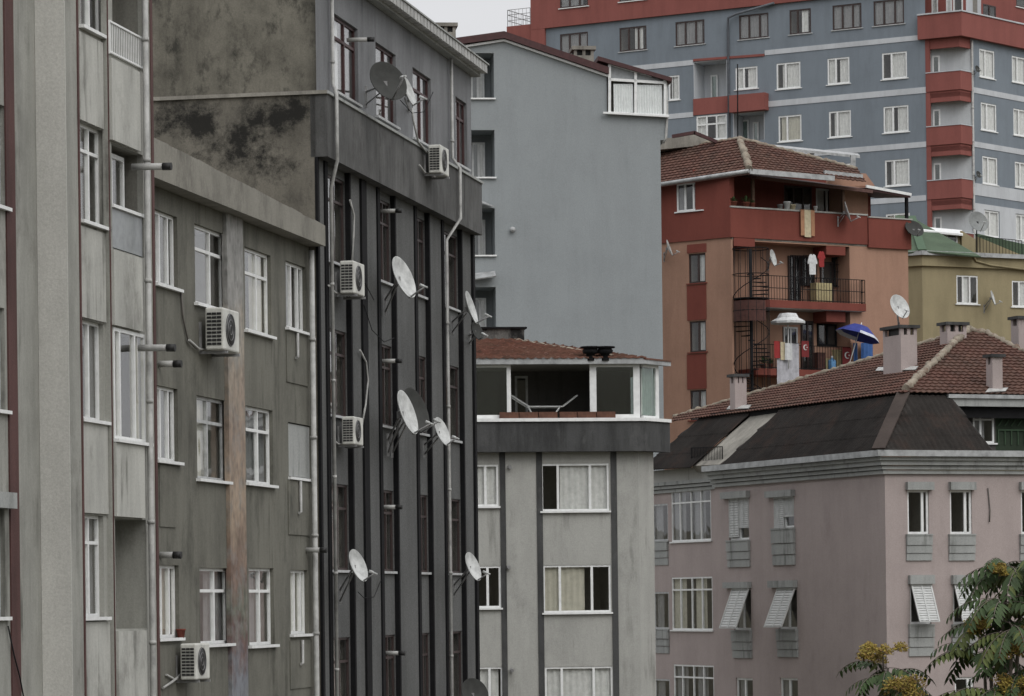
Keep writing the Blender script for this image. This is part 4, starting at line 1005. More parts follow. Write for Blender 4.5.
co = MB(); co.fbox(GR, -.05, uP1, zp1+.003, zp1+.07, -.15, .1); co.fbox(GR, uP1+.02, uR6+.15, zq1+.003, zq1+.06, -.2, .16); co.build('parapet_coping', M['b4'], b6)
MB().fbox(GR, .05, uR6, zp0-.02, zp0+.12, -5, .0).build('terrace_floor', M['concrete'], b6)
window(b6, GL, wl[0], .06, .06, 'white', .07, (.33,.66), None, curtain='curtain_g', cover=((0,.3),(.68,1)))
for h in wo: window(b6, GL, h, 0, .10, 'brownf', .07, (.55,), None, curtain='curtain', cover=((.55,1),), sill_mat='b6_red')
pn = MB()
for a, c in ((244,252.5),(285,320),(354,389)): r = GL.rect(687, a, 706, c, .03); pn.fbox(GL, r[0], r[1], r[2], r[3], -.01, .03)
pn.builds('red_panel', M['b6_red'], b6)
# top terrace: recessed wall, doors, posts, awnings
DT = -2.0; zt6 = GR.z(790, 178, -.5)
tw = [GR.rect(784,186,812,214,DT), GR.rect(816,189,838,216,DT)]
tw = [(h[0], h[1], zp0+.15, h[3]) for h in tw]
mb = MB(); wall(mb, GR, -.55, uR6-.5, zp0, zt6+.3, tw, DT, .08, 1.8); mb.build('terrace_wall', [M['b6_red'], M['room']], b6)
for i, h in enumerate(tw): window(b6, GR, h, DT, .05, 'brownf' if i == 0 else 'white', .08, (.35,.68) if i == 0 else (.5,), None, sill=False, name='terrace_door', curtain='curtain' if i else None, cover=((.1,.4),))
r = GR.rect(843,193,868,222,-.9); MB().fbox(GR, r[0], r[1], zp0, r[3]+.3, -1.9, -.9).build('terrace_store', M['b6_or'], b6)
po = MB()
for x in (753, 843): u = GR.u(x, 200, -.05); po.fbox(GR, u-.06, u+.06, zp1, GR.z(x, 178 if x < 800 else 189, .2), -.12, 0)
po.builds('post', M['wood'], b6)
def awning(name, x0, y0, x1, y1, o0, o1, rise, mat, th=.12):
    u0, z0 = GR.uz(x0, y0, o1); u1, z1 = GR.uz(x1, y1, o1); z = (z0+z1)/2; k = (z1-z0)/(u1-u0)
    MB().slab([GR.p(u0,z0,o1), GR.p(u1,z1,o1), GR.p(u1,z1+rise,o0), GR.p(u0,z0+rise,o0)], th, d=V((0,0,1))).build(name, M[mat], b6)
awning('awning', 757, 176, 873, 190, -2.0, .35, .5, 'awn', .14)
awning('awning', 866, 187.5, 910.5, 195.5, -2.2, .3, .25, 'roofdk', .10)
MB().bar(GR.at(866,186.3,.32), GR.at(911,194.6,.32), .08, .12).build('awning_edge', M['white'], b6)
u, z = GR.uz(907, 196, .0); MB().fbox(GR, u-.06, u+.06, zq1+.06, z, -.1, .02).build('post', M['iron'], b6)
MB().slab([GR.at(827,186,-1.0), GR.at(875,186,-1.0), GR.at(866,173.5,-1.0), GR.at(832,173,-1.0)], .2).build('gable_end', M['b6_or'], b6)
# roof
E6 = P(749.5, 169, 145.3); pk6 = P(739.5, 138.5, 149.5)
dl6, dr6 = V((-GL.d.x,-GL.d.y,0)), V((GR.d.x,GR.d.y,0))
QL, QR = Plane(E6, E6+dl6*8, pk6), Plane(E6, E6+dr6*8, pk6)
roofsheet([QL.at(640,186), E6, pk6, QL.at(640,152)], 'tile', 'tile_b', 'roof', b6, lw=.24, lh=.32, amp=.015)
roofsheet([E6, QR.at(866,182), QR.at(857,168.5), pk6], 'tile', 'tile_b', 'roof', b6, lw=.24, lh=.32, amp=.015)
ridge([E6, pk6], .16, b6); ridge([pk6, QR.at(857,169)], .11, b6); ridge([QL.at(640,152), pk6], .09, b6)
gu = MB(); gu.tube([QL.at(640,187.5), E6-V((.02,.02,.08))], .09, 8); gu.bar(E6-V((0,0,.1)), QR.at(834,178.5), .12, .22); gu.bar(QR.at(824,173)+V((0,-.1,0)), QR.at(862,177.2)+V((0,-.1,0)), .12, .2); gu.build('gutter', M['zinc'], b6)
sf = MB().slab([QL.at(640,188), E6-V((0,0,.15)), V((*K6, E6.z-.15))+dr6*.0, V((*xy(GL.p(uL6,0)), E6.z-.15))], .08, d=V((0,0,1))); sf.build('soffit', M['awn'], b6)
dm = MB(); n_ = V((-GL.n.x*.0, 1, 0)); q = [P(x, y, 150.6) for x, y in ((655,150),(716,144),(714,142),(694,133.5),(672,137.5),(655,139.5))]
dm.slab(q, 3.0, d=V((0,-1,0))); dm.build('dormer', M['concrete'], b6)
dd = MB()
for a, c in (((672,136.5),(695,132.5)), ((694,132.5),(717,142))): dd.bar(P(*a,149.8), P(*c,149.8), .2, .14)
dd.build('dormer_edge', M['roofdk'], b6)
rc = MB(); rc.slab([P(772,146.5,151), P(860,155.5,156), P(858,153.5,158), P(772,144.5,153)], .12, d=V((0,0,1))); rc.bar(P(853,170,155.5), P(853,155,155.5), .22); rc.bar(P(812,164,153.5), P(812,151,153.5), .2); rc.build('roof_canopy', M['zinc'], b6)
# balconies in the recess
bs = []
for (ya, yb, xl, xr) in ((301, 308.5, 745, 866), (369.5, 376, 756, 851)):
    z1, z0 = GR.z(800, ya, .3), GR.z(800, yb, .3); ua, uc = GR.u(xl, ya, .3), GR.u(xr, ya, .3)
    o = MB().fbox(GR, ua, uc, z0, z1, -1.0, .3).build('balcony', M['b6_red'], b6); bs.append((o, ua, uc, z0, z1))
o, ua, uc, z0, z1 = bs[0]
MB().fbox(GR, ua+.02, uc-.02, z0-.02, z0-.003, -.97, .27).build('soffit', M['b4'], o)
hr_ = GR.z(800, 277, .27)-z1
railing(o, [GR.p(GR.u(763, 290, .26), z1, .26), GR.p(uc-.03, z1, .26), GR.p(uc-.03, z1, -.0)], hr_, .15, 'iron', 'railing', .012, (.05,.5,1.0))
o2, ua2, uc2, z02, z12 = bs[1]
railing(o2, [GR.p(ua2+.05, z12, .26), GR.p(uc2-.03, z12, .26), GR.p(uc2-.03, z12, -.1)], hr_, .15, 'iron', 'railing', .012, (.05,1.0))
bm_ = MB()
r = GR.rect(733,237.5,754,246.5,-.02); bm_.fbox(GR, r[0], r[1], r[2], r[3], -.95, .04)
for y0, y1 in ((244,255),(309,322)): r = GR.rect(826, y0, 845, y1, -.05); bm_.fbox(GR, r[0], r[1], r[2], r[3], -.98, -.02)
bm_.builds('beam', M['b6_red'], b6)
DBK = -.98
def recwin(x0, y0, x1, y1, mat, cols, nm, grille=False, gl='glass', zfloor=None, cv=None):
    h = GR.rect(x0, y0, x1, y1, DBK)
    h = (h[0], h[1], h[2] if zfloor is None else zfloor, h[3])
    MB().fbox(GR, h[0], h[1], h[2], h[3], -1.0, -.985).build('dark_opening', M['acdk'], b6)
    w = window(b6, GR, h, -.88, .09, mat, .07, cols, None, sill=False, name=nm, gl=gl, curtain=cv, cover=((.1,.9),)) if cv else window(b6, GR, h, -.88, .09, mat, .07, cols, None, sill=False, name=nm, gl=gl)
    if grille:
        g = MB(); n = int((h[1]-h[0])/.13)
        for k in range(n+1): u = h[0]+(h[1]-h[0])*k/n; g.fbox(GR, u-.012, u+.012, h[2], h[3], -.80, -.77)
        for k in range(5): z = h[2]+(h[3]-h[2])*k/4; g.fbox(GR, h[0], h[1], z-.012, z+.012, -.77, -.75)
        g.build('grille', M['iron'], w)
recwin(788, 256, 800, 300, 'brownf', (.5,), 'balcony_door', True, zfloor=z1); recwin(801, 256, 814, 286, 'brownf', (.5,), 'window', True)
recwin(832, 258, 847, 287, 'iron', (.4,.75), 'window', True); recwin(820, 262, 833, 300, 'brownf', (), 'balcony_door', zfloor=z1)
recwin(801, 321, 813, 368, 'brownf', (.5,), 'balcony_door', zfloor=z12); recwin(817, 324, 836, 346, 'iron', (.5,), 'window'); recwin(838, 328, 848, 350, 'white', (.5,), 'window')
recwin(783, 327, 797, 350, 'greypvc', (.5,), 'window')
# spiral stair
c3 = GR.at(751, 300, .35); c = V((c3.x, c3.y)); zlo, zhi = CAMZ+ray(751, 415)[1]*c.y, CAMZ+ray(751, 249)[1]*c.y
st6 = thing('spiral_staircase', 'black iron spiral staircase in a cage at the corner of the terracotta house', 'staircase', V((c.x, c.y, bz6+1)))
MB().tube([V((c.x,c.y,bz6)), V((c.x,c.y,zhi))], .075, 10).build('pole', M['iron'], st6)
RS = .78; k = 0; z = zlo-3
while z < zhi-.9:
    a0 = k*.42; pts = [V((c.x+math.cos(a)*r_, c.y+math.sin(a)*r_, z)) for a, r_ in ((a0,.05),(a0,RS),(a0+.4,RS),(a0+.4,.05))]
    if not (z1-.35 < z < z1+.02): q_ = MB(); q_.slab(pts, .035, d=V((0,0,1))); q_.build('tread', M['iron'], st6)
    z += .19; k += 1
mb = MB()
for k in range(14):
    a = k*2*math.pi/14; q = V((c.x+math.cos(a)*RS, c.y+math.sin(a)*RS, 0)); mb.tube([q+V((0,0,zlo-3)), q+V((0,0,zhi))], .013, 5)
for zz in (zhi, zhi-1.1, zlo, zlo+1.1, (zlo+zhi)/2+.9):
    mb.tube([V((c.x+math.cos(a*math.pi/12)*RS, c.y+math.sin(a*math.pi/12)*RS, zz)) for a in range(25)], .02, 5)
mb.tube([V((c.x+math.cos(k*.42)*RS, c.y+math.sin(k*.42)*RS, zlo-2.1+k*.19)) for k in range(int((zhi-zlo+2)/.19))], .02, 5)
mb.build('cage', M['iron'], st6)
mb = MB(); mb.lathe((c.x,c.y,z1-.03), (0,0,1), [(.08,0),(RS,0),(RS,.04),(.08,.04)], 20, smooth=False); mb.build('landing', M['iron'], st6)
mb = MB(); n = 9
for k in range(n):
    a0, a1 = 3.4+k*.24, 3.4+(k+1)*.24
    mb.hexa([V((c.x+math.cos(a)*r_, c.y+math.sin(a)*r_, zz)) for zz in (z1-1.0, z1-.12) for a, r_ in ((a0,RS+.01),(a1,RS+.01),(a1,RS-.01),(a0,RS-.01))])
mb.build('guard_panel', M['rustpanel'], st6)
# things on the balconies and terrace
def cloth(name, label, cat, F, x0, y0, x1, y1, off, mat, amp=.03, wl=.2, group=None):
    r = F.rect(x0, y0, x1, y1, off); return solo(name, sheet(F, r[0], r[1], r[2], r[3], off, amp, wl), M[mat], label, cat, F.p((r[0]+r[1])/2, r[3], off), group)
def towel():
    r = GR.rect(801, 209.5, 815.5, 237, .2); t = thing('towel', 'orange and cream striped towel hung over the red parapet', 'towel', GR.p((r[0]+r[1])/2, r[3], .15))
    w = r[1]-r[0]; zt = zp1+.085
    for nm, a, b, mt in (('border', 0, .28, 'orangecloth'), ('middle', .28, .72, 'creamcloth'), ('border', .72, 1.0, 'orangecloth')):
        m_ = sheet(GR, r[0]+w*a, r[0]+w*b, r[2]+(.06 if nm == 'border' else 0), zt, .16, .02, .3); m_.slab([GR.p(r[0]+w*a,zt,.175), GR.p(r[0]+w*b,zt,.175), GR.p(r[0]+w*b,zt+.01,-.17), GR.p(r[0]+w*a,zt+.01,-.17)], .012)
        m_.build(nm, M[mt], t)
towel()
lin = lambda px, py, o: GR.at(px, py, o)
def shirt(label, px, y0, y1, w, off, mat):
    u, z1_ = GR.uz(px, y0, off); z0_ = GR.z(px, y1, off); w = w/2; h = z1_-z0_
    mb = MB(); outl = [(-w*.8,0),(w*.8,0),(w*.85,h*.55),(w*1.25,h*.5),(w*1.3,h*.62),(w*.75,h*.95),(w*.3,h),(0,h*.93),(-w*.3,h),(-w*.75,h*.95),(-w*1.3,h*.62),(-w*1.25,h*.5),(-w*.85,h*.55)]
    mb.slab([GR.p(u+a, z0_+b, off+.02*math.sin(a*9)) for a, b in outl], .03, d=V((GR.n.x,GR.n.y,0)))
    return solo('shirt', mb, M[mat], label, 'shirt', GR.p(u, z1_, off))
shirt('white long shirt hanging at the upper balcony of the terracotta house', 812.5, 254, 274.5, .38, .0, 'whitecloth')
shirt('red top hanging beside the white shirt on the upper balcony', 821.5, 251, 267, .3, -.1, 'redcloth')
cloth('bed_sheet', 'long pale grey sheet hanging low over the lower balcony', 'sheet', GR, 777.5, 343, 799, 384, .37, 'greycloth', .03, .3)
cloth('laundry_cloth', 'red edged cloth at the left end of the lower washing line', 'cloth', GR, 774, 341, 780, 358, .44, 'redcloth', .02)
cloth('laundry_cloth', 'pale small cloth drying between the red cloth and white cloths', 'cloth', GR, 780.5, 342, 785, 360, .44, 'creamcloth', .02)
cloth('laundry_cloth', 'white cloth drying in front of the long grey sheet', 'cloth', GR, 785.5, 343, 792, 360, .53, 'whitecloth', .03)
def flag(label, x0, y0, x1, y1, off):
    r = GR.rect(x0, y0, x1, y1, off); w, h = r[1]-r[0], r[3]-r[2]; t = thing('flag', label, 'flag', GR.p((r[0]+r[1])/2, r[3], off))
    sheet(GR, r[0], r[1], r[2], r[3], off, .008, .4).build('cloth', M['flagred'], t)
    # crescent (ring segment with an offset inner circle) and star
    cu, cz, R1 = (r[0]+r[1])/2, r[2]+h*.60, min(w,h)*.30; ins = []
    o_ = [(cu+R1*math.cos(a), cz+R1*math.sin(a)) for a in [R(-90+40+ i*(280)/20)-R(90)+R(0) for i in range(21)]]
    o_ = [(cu+R1*math.cos(R(-50-i*13)), cz+R1*math.sin(R(-50-i*13))) for i in range(21)]
    i_ = [(cu+R1*.24+R1*.80*math.cos(R(-57-i*12.3)), cz+R1*.80*math.sin(R(-57-i*12.3))) for i in range(21)]
    mb = MB()
    for k in range(20): mb.slab([GR.p(*o_[k],off+.03), GR.p(*o_[k+1],off+.03), GR.p(*i_[k+1],off+.03), GR.p(*i_[k],off+.03)], .006, d=V((GR.n.x,GR.n.y,0)))
    su, sz = cu+R1*.65, cz
    sp = [(su+R1*.34*(1 if k % 2 == 0 else .4)*math.cos(R(180+36*k)), sz+R1*.34*(1 if k % 2 == 0 else .4)*math.sin(R(180+36*k))) for k in range(10)]
    mb.slab([GR.p(a, b_, off+.03) for a, b_ in sp], .006, d=V((GR.n.x,GR.n.y,0))); mb.build('crescent_and_star', M['whitecloth'], t)
flag('small red flag with white crescent hanging beside the grey sheet', 801.5, 341, 809, 357, .42)
flag('larger red flag with white crescent under the blue parasol', 842.5, 347.5, 851.5, 367, .30)
for x0, x1, lab in ((853,857.5,'narrow blue cloth hanging just right of the larger red flag'),(861,873,'wide blue cloth hanging below the right edge of the blue parasol')): cloth('laundry_cloth', lab, 'cloth', GR, x0, 343, x1, 362, .2, 'bluecloth', .03)
# washing line things hang from
t = MB().tube([GR.at(773,342,.41), GR.at(795,343.4,.41), GR.at(812,342,.41)], .01, 5); t.tube([GR.at(812,342,.41), GR.p(GR.u(812,342,.41), GR.z(812,342,.41), .26)], .01, 5); t.build('washing_line', M['iron'], b6)
# white canopy
q = GR.at(788, 321, .5)
t = thing('canopy', 'white scalloped shade canopy over the lower balcony with grey sheet', 'canopy', V((q.x, q.y, z12)))
mb = MB(); rr = 17.5*q.y/FPX
mb.lathe((q.x,q.y,q.z-.10), (0,0,1), [(rr,-.02),(rr*1.02,.08),(rr*.62,.24),(rr*.60,.30),(rr*.5,.42),(.02,.46),(.02,.44),(rr*.48,.39),(rr*.58,.22),(rr,.0)], 10, smooth=False); mb.build('cover', M['whitecloth'], t)
mb = MB(); mb.tube([V((q.x,q.y,z12)), V((q.x,q.y,q.z+.3))], .03, 8); mb.build('pole', M['white'], t)
# blue parasol
q = GR.at(858.5, 333.5, 1.0); rp = 23*q.y/FPX; ax = V((.30,.10,.93)).normalized()
pz_ = GR.z(850, 372, .3)
t = thing('parasol', 'blue and white parasol tilted over the lower terracotta balcony', 'parasol', q-ax*(q.z-pz_)/ax.z)
tp = q+ax*.42; x = ax.orthogonal().normalized(); y = ax.cross(x)
for k in range(8):
    mb = MB(); a = [k*math.pi/4+i*math.pi/16 for i in range(5)]
    ring = lambda f, h: [tp+(x*math.cos(b)+y*math.sin(b))*rp*f*(1-.06*math.sin((b % (math.pi/4))*4))-ax*h for b in a]
    R0 = [tp]*5; R1_, R2_, R3_ = ring(.4,.09), ring(.86,.42), ring(1.0,.56)
    for A_, B_, mi in ((R1_,R2_,0),(R2_,R3_,1 if k in (1, 2, 5, 6) else 0)):
        for i in range(4): mb.slab([A_[i],B_[i],B_[i+1],A_[i+1]], .01, mi)
    for i in range(4): mb.slab([tp, R1_[i], R1_[i+1]], .01)
    mb.build('canopy_panel', [M['parablue'], M['parawhite']], t)
MB().tube([q-ax*(q.z-pz_)/ax.z, tp+ax*.08], .022, 8).build('pole', M['white'], t)
# cabinet, pots, bottle, chair
r = GR.rect(815.5, 283, 832, 301, -.35)
t = thing('cabinet', 'pale wooden cabinet standing on the upper balcony behind the railing', 'cabinet', GR.p(r[0], z1, -.35))
MB().fbox(GR, r[0], r[1], z1+.06, r[3], -.75, -.35).build('body', M['creamwood'], t)
for a, b_ in ((.03,.49),(.51,.97)): MB().fbox(GR, r[0]+(r[1]-r[0])*a, r[0]+(r[1]-r[0])*b_, z1+.1, r[3]-.04, -.35, -.32).build('door', M['creamwood'], t)
mb = MB(); [mb.fbox(GR, u_-.03, u_+.03, z1, z1+.06, -.6, -.5) for u_ in (r[0]+.05, r[1]-.05)]; mb.builds('leg', M['wood'], t)
u_, _ = GR.uz(832, 357, .1)
t = thing('water_bottle', 'big blue water bottle standing at the lower balcony edge', 'bottle', GR.p(u_, z12, .1))
MB().lathe(GR.p(u_, z12, .1), (0,0,1), [(.01,0),(.17,0),(.18,.03),(.18,.40),(.15,.47),(.05,.52),(.045,.60),(.01,.6)], 16).build('body', M['bottleblue'], t)
MB().lathe(GR.p(u_, z12+.60, .1), (0,0,1), [(.055,-.02),(.055,.05),(.01,.05)], 12).build('cap', M['whitecloth'], t)
def pot(label, px, py, off, r, h, mat='potred', plant=0.0, F=None, z=None):
    F = F or GR; u_, zz = F.uz(px, py, off); z = zz if z is None else z; q = F.p(u_, z, off)
    t = thing('potted_plant' if plant else 'bucket', label, 'potted plant' if plant else 'bucket', q)
    MB().lathe(q, (0,0,1), [(.01,0),(r*.72,0),(r*.95,h*.85),(r*1.05,h*.86),(r*1.05,h),(r*.9,h),(r*.85,h*.8),(.01,h*.8)], 14).build('pot', M[mat], t)
    if plant:
        mb = MB()
        for i in range(70):
            a, e = random.uniform(0,6.28), random.uniform(.2,1.5); d = V((math.cos(a)*math.cos(e), math.sin(a)*math.cos(e), math.sin(e)))
            c_ = q+V((0,0,h*.8))+d*plant*random.uniform(.3,1); s_ = d.cross(V((0,0,1))); s_ = (s_.normalized() if s_.length > .01 else V((1,0,0)))*random.uniform(.02,.05)
            mb.face([c_-s_, c_+d*.07, c_+s_, c_-d*.05])
        mb.build('foliage', M['leaf'], t)
zc6 = zp1+.07
pot('potted plant on the red parapet nearest its left corner', 733.5, 200, -.03, .16, .2, 'potred', .22, z=zc6)
pot('bushiest potted plant on the red parapet, second from the left corner', 746, 200, -.03, .17, .2, 'potred', .30, z=zc6)
pot('low potted plant on the red parapet by the wooden post', 752.5, 200, .02, .12, .18, 'potred', .12, z=zc6)
pot('grey bucket on the red parapet left of the white tub', 780, 205, -.03, .13, .2, 'metal', z=zc6)
pot('white tub on the red parapet left of the towel', 787, 205, -.03, .16, .34, 'whitecloth', z=zc6)
pot('cream bucket on the red parapet just above the towel', 792.5, 205, -.03, .15, .22, 'creamcloth', z=zc6)
pot('slim white jar on the red parapet right of the towel', 815.5, 207, -.03, .09, .22, 'whitecloth', z=zc6)
for px, lab in ((763,'leafy potted plant at the foot of the spiral staircase on the lower balcony'),(770.5,'smaller potted plant right of the leafy pot on the lower balcony')): pot(lab, px, 360, .1, .14 if px < 765 else .11, .22, 'potred', .38 if px < 765 else .25, z=z12)
for px0, px1, h_, mt, lab in ((817,824,.8,'rustpanel','dark brown storage crate on the lower balcony left of the blue bottle'),(825,829.5,.55,'creamwood','pale box between the brown crate and the blue bottle'),(835.5,840,.95,'creamwood','tall pale box left of the larger red flag')):
    u0_, u1_ = GR.u(px0, 360, -.1), GR.u(px1, 360, -.1)
    t = thing('storage_box', lab, 'box', GR.p((u0_+u1_)/2, z12, -.15)); MB().fbox(GR, u0_, u1_, z12, z12+h_-.05, -.35, -.02).build('body', M[mt], t); MB().fbox(GR, u0_-.02, u1_+.02, z12+h_-.05, z12+h_, -.37, .0).build('lid', M[mt], t)
def gdish(F, label, px, py, off, rpx, ax, mpx, mpy, mat='dish', moff=.1, **k):
    c = F.at(px, py, off); return dish(label, c, rpx*c.y/FPX, ax, F.at(mpx, mpy, moff), mat, **k)
gdish(GR, 'white edge-on dish mounted on the red terrace parapet', 847, 212, .55, 10.5, (.95,-.14,.28), 838, 219)
gdish(GR, 'white dish by the upper part of the spiral staircase', 772.5, 258, .1, 8.5, (.90,-.38,.2), 768, 264, moff=-.9)
gdish(GL, 'thin white dish on the left face of the terracotta house beside the gable wall', 669, 248, .5, 8.5, (.93,-.15,.32), 664, 255, moff=0)
gdish(GR, 'dark dish hanging on the right end of the red parapet', 914, 229, .3, 10, (.35,-.75,.55), 908, 226, 'dishdk')
# ================================================================ building 8: mustard house, green roof
K8 = xy(P(922.5, 300, 160)); HL, HR = Face(K8, (1, -.7)), Face(K8, (1, .5)); bz8 = gz(160)-1
b8 = thing('apartment_building', 'mustard yellow house with a green shingle roof and white gutter', 'building', V((K8.x, K8.y, bz8+1)))
ul, ur = HL.u(890, 300), HR.u(1150, 300); z8 = HR.z(960, 257)
wy = [HR.rect(956.5,275.5,978,304), HR.rect(1012,281,1036,307)]
mb = MB(); wall(mb, HL, ul, 0, bz8, z8); wall(mb, HR, 0, ur, bz8, z8, wy, 0, .1)
e1, e2, e0 = xy(HR.p(ur,0)), None, xy(HL.p(ul,0)); e2 = e1-HL.d*9; e3 = e0+HR.d*14
for a, c in ((e1,e2),(e2,e3),(e3,e0)): mb.face([V((*a,bz8)),V((*c,bz8)),V((*c,z8)),V((*a,z8))])
mb.path_band([e0, K8, e1], HR.z(925, 266), z8-.003, .0, .16)
mb.build('wall', [M['b8'], M['room']], b8)
for h in wy: window(b8, HR, h, 0, .07, 'white', .07, (.3,.62), None, curtain='curtain', cover=((.3,.6),))
MB().path_band([e0, K8, e1], z8, z8+.20, .1, .34).build('gutter', M['zinc'], b8)
MB().prism([e0, K8, e1, e2, e3], z8-.2, z8+.02).build('deck', M['concrete'], b8)
k8 = offset([e0, K8, e1], .3)[1]; E8 = V((*k8, z8+.19)); pk8 = P(911.5, 217, 166)
TL, TR = Plane(E8, E8-V((*HL.d,0))*5, pk8), Plane(E8, E8+V((*HR.d,0))*5, pk8)
MB().slab([TL.at(895,254), E8, pk8, TL.at(895,215)], .06).build('roof', M['greenroof'], b8)
MB().slab([E8, TR.at(981,256.5), TR.at(924,224), pk8], .06).build('roof', M['greenroof'], b8)
hp = MB(); hp.bar(E8+V((0,0,.04)), pk8+V((0,0,.04)), .4, .05); hp.build('hip_flashing', M['greenlat'], b8)
H2 = HR.shifted(-3.2); r = H2.rect(921,226,961,232); 
wd = H2.rect(940,234,957.5,247)
mb = MB(); q0, q1 = H2.u(928,240), H2.u(960,240); wall(mb, H2, q0, q1, z8, r[2], [wd], 0, .06, 1.2); mb.fbox(H2, q1, q1+.1, z8, r[2], -3, .0)
q = [H2.at(960,231), H2.at(979,243), H2.p(H2.u(979,243), z8), H2.p(q1, z8)]; mb.slab(q, .15)
mb.build('dormer_wall', [M['b8'], M['room']], b8); window(b8, H2, wd, 0, .04, 'white', .08, (.4,), None, sill=False)
MB().slab([H2.at(920,230,.4), H2.at(963,234,.4), H2.at(962,230,-1), H2.at(921,226.5,-1)], .09, d=V((0,0,1))).build('dormer_roof', M['white'], b8)
H3 = HR.shifted(-.9); r = H3.rect(977,237,1060,258); mb = MB(); mb.slab([H3.at(977,236.5), H3.at(977,260), H3.at(1100,268), H3.at(1100,259), H3.at(1024,256)], .15); mb.build('stair_wall', M['b8'], b8)
H4 = HR.shifted(-4); MB().slab([H4.at(975,234), H4.at(1100,262), H4.at(1100,275), H4.at(980,262)], .2).build('rear_roof', M['greenroof'], b8)
a, c = H3.at(980,252,.5), H3.at(1022,256,.5); railing(b8, [a, c], H3.z(980,236.5,.5)-a.z, .18, 'iron', 'terrace_railing', .012, (1.0,))
MB().tube([HR.at(973,254,.3), HR.at(976,261,.2), HR.at(990,265,.2), HR.at(1030,270,.2)], .05, 8).build('downpipe', M['b8'], b8)
q = H3.at(978, 222, .3); dish('large grey dish on a post above the mustard house', q, 11*q.y/FPX, (.40,-.84,.36), V((q.x-.0, q.y+.25, z8)), 'dishmid', k=(1.3,.6), post=True)
gdish(HR, 'white edge-on dish on the mustard wall right of its window', 992.5, 298, .5, 7.5, (.92,-.28,.25), 984, 307, moff=0)
# ================================================================ building 7: long slate-blue block on the hill
F7 = Face(xy(P(895, 120, 193)), (1, -.565)); bz7 = gz(200)-2
K7 = xy(F7.p(F7.u(960.5, 120), 0)); R7 = Face(K7, (.87, 1))
uW, uA7, uB7 = F7.u(534, 60), F7.u(926.5, 120), R7.u(972, 120)
b7 = thing('apartment_building', 'long slate-blue apartment block with pale bands and red corner balconies, high at the back', 'building', V((K7.x, K7.y, bz7+2)))
zred = F7.z(660, 16.5); ztop7 = F7.z(800, -75)
rowA = [(560,36,588,52),(619.5,29.5,646.5,53),(675.5,20.5,704.5,46.5),(739,12.5,768.5,39.5),(789.5,8.5,811,34),(832.5,3,861.5,29),(873.5,-2.5,904,25)]
rowB = [(776.5,63,800.5,89.5),(827.5,57.5,849.5,84),(882,52,907,78)]
rowC = [(778.5,116,801.5,142),(829,110.5,851,137),(883.5,105.5,908.5,132)]
rowD = [(779,169,802,195),(830,164,852,190),(885,158.5,909.5,185)]
rowE = [(780,222,803,248),(831,217,853,243),(886,213,910,238)]
oth = [(668.5,75.5,679.5,100),(735.5,67,757.5,89)]
def shift(q, dy): return (q[0]-.2, q[1]+dy, q[2]-.2, q[3]+dy)
left = [(668.5,128,679.5,153),(600,82,622,108),(560,86,582,112)]
wl = rowA+rowB+rowC+rowD+rowE+oth
hl = [F7.rect(*q) for q in wl]
hz = lambda i: (sum(h[2] for h in i)/len(i), sum(h[3] for h in i)/len(i))
def level(a, b):
    z0, z1 = hz(hl[a:b]); hl[a:b] = [(h[0], h[1], z0, z1) for h in hl[a:b]]
n0 = 0
for rw_ in (rowA, rowB, rowC, rowD, rowE): level(n0, n0+len(rw_)); n0 += len(rw_)
rec1 = F7.rect(693.5,60.5,727,97.5); rec1 = rec1[:4]+(1.4,1.4)
rec2 = F7.rect(733,112,764.5,141); rec2 = rec2[:4]+(1.4,1.4)
hw7 = F7.rect(696.5,115,727,140)
mb = MB(); wall(mb, F7, uW, uA7, bz7, zred+.3, hl+[rec1, rec2, hw7], 0, .12, mi=0, mr=1)
fr_w = [(979.5,50,994.5,78),(1012,57,1026,83),(981,103.5,996.5,131),(1013.5,109.5,1028,136),(982.5,157,997.5,184.5),(1015,162.5,1029,188),(984.5,211,999,237),(1016,215,1030,241)]
hr = [R7.rect(*q) for q in fr_w]; uR7 = R7.u(1180, 100)
wall(mb, R7, uB7, uR7, bz7, F7.z(945, 30), hr, 0, .12)
D7 = 15
e1 = xy(R7.p(uR7,0)); e2 = e1-F7.d*20; e3 = xy(F7.p(uW,0))+R7.d*18
for a, c in ((e1,e2),(e2,e3),(e3,xy(F7.p(uW,0)))): mb.face([V((*a,bz7)),V((*c,bz7)),V((*c,ztop7)),V((*a,ztop7))])
mb.build('wall', [M['b7'], M['room']], b7)
# interiors of the balcony recesses are pale
mb = MB()
for r in (rec1, rec2):
    mb.fbox(F7, r[0]+.003, r[1]-.003, r[2]+.003, r[3]-.003, -1.40, -1.36); mb.fbox(F7, r[1]-.04, r[1]-.003, r[2]+.004, r[3]-.004, -1.36, -.01); mb.fbox(F7, r[0]+.004, r[1]-.045, r[3]-.04, r[3]-.004, -1.35, -.01); mb.fbox(F7, r[0]+.003, r[0]+.04, r[2]+.004, r[3]-.05, -1.35, -.01)
mb.build('balcony_lining', M['b7_white'], b7)
for q, r in (((711,75,718,95), rec1), ((753,122,759,142), rec2), ((741,120,749,142), rec2)):
    h = F7.rect(*q, -1.3); window(b7, F7, (h[0], h[1], r[2]+.01, h[3]), -1.24, .06, 'white', .09, (), None, sill=False, name='balcony_door', gl='glass2')
mb = MB(); r = F7.rect(693.5,97.5,728,114); mb.fbox(F7, r[0], r[1], r[2], r[3], -.2, .05)
r = F7.rect(729.5,94,765,111, .5); mb.fbox(F7, r[0], r[1], r[2], r[3], -.01, .55)
r = F7.rect(693.5,57.5,764.5,60.5); mb.bar(F7.at(693.5,60.3,.0), F7.at(764.5,55,.0), .12, .14)
mb.builds('red_balcony', M['b7_red'], b7)
window(b7, F7, hw7, 0, .06, 'white', .09, (.34,.66), .36, curtain='curtain', cover=((0,.33),(.68,1)))
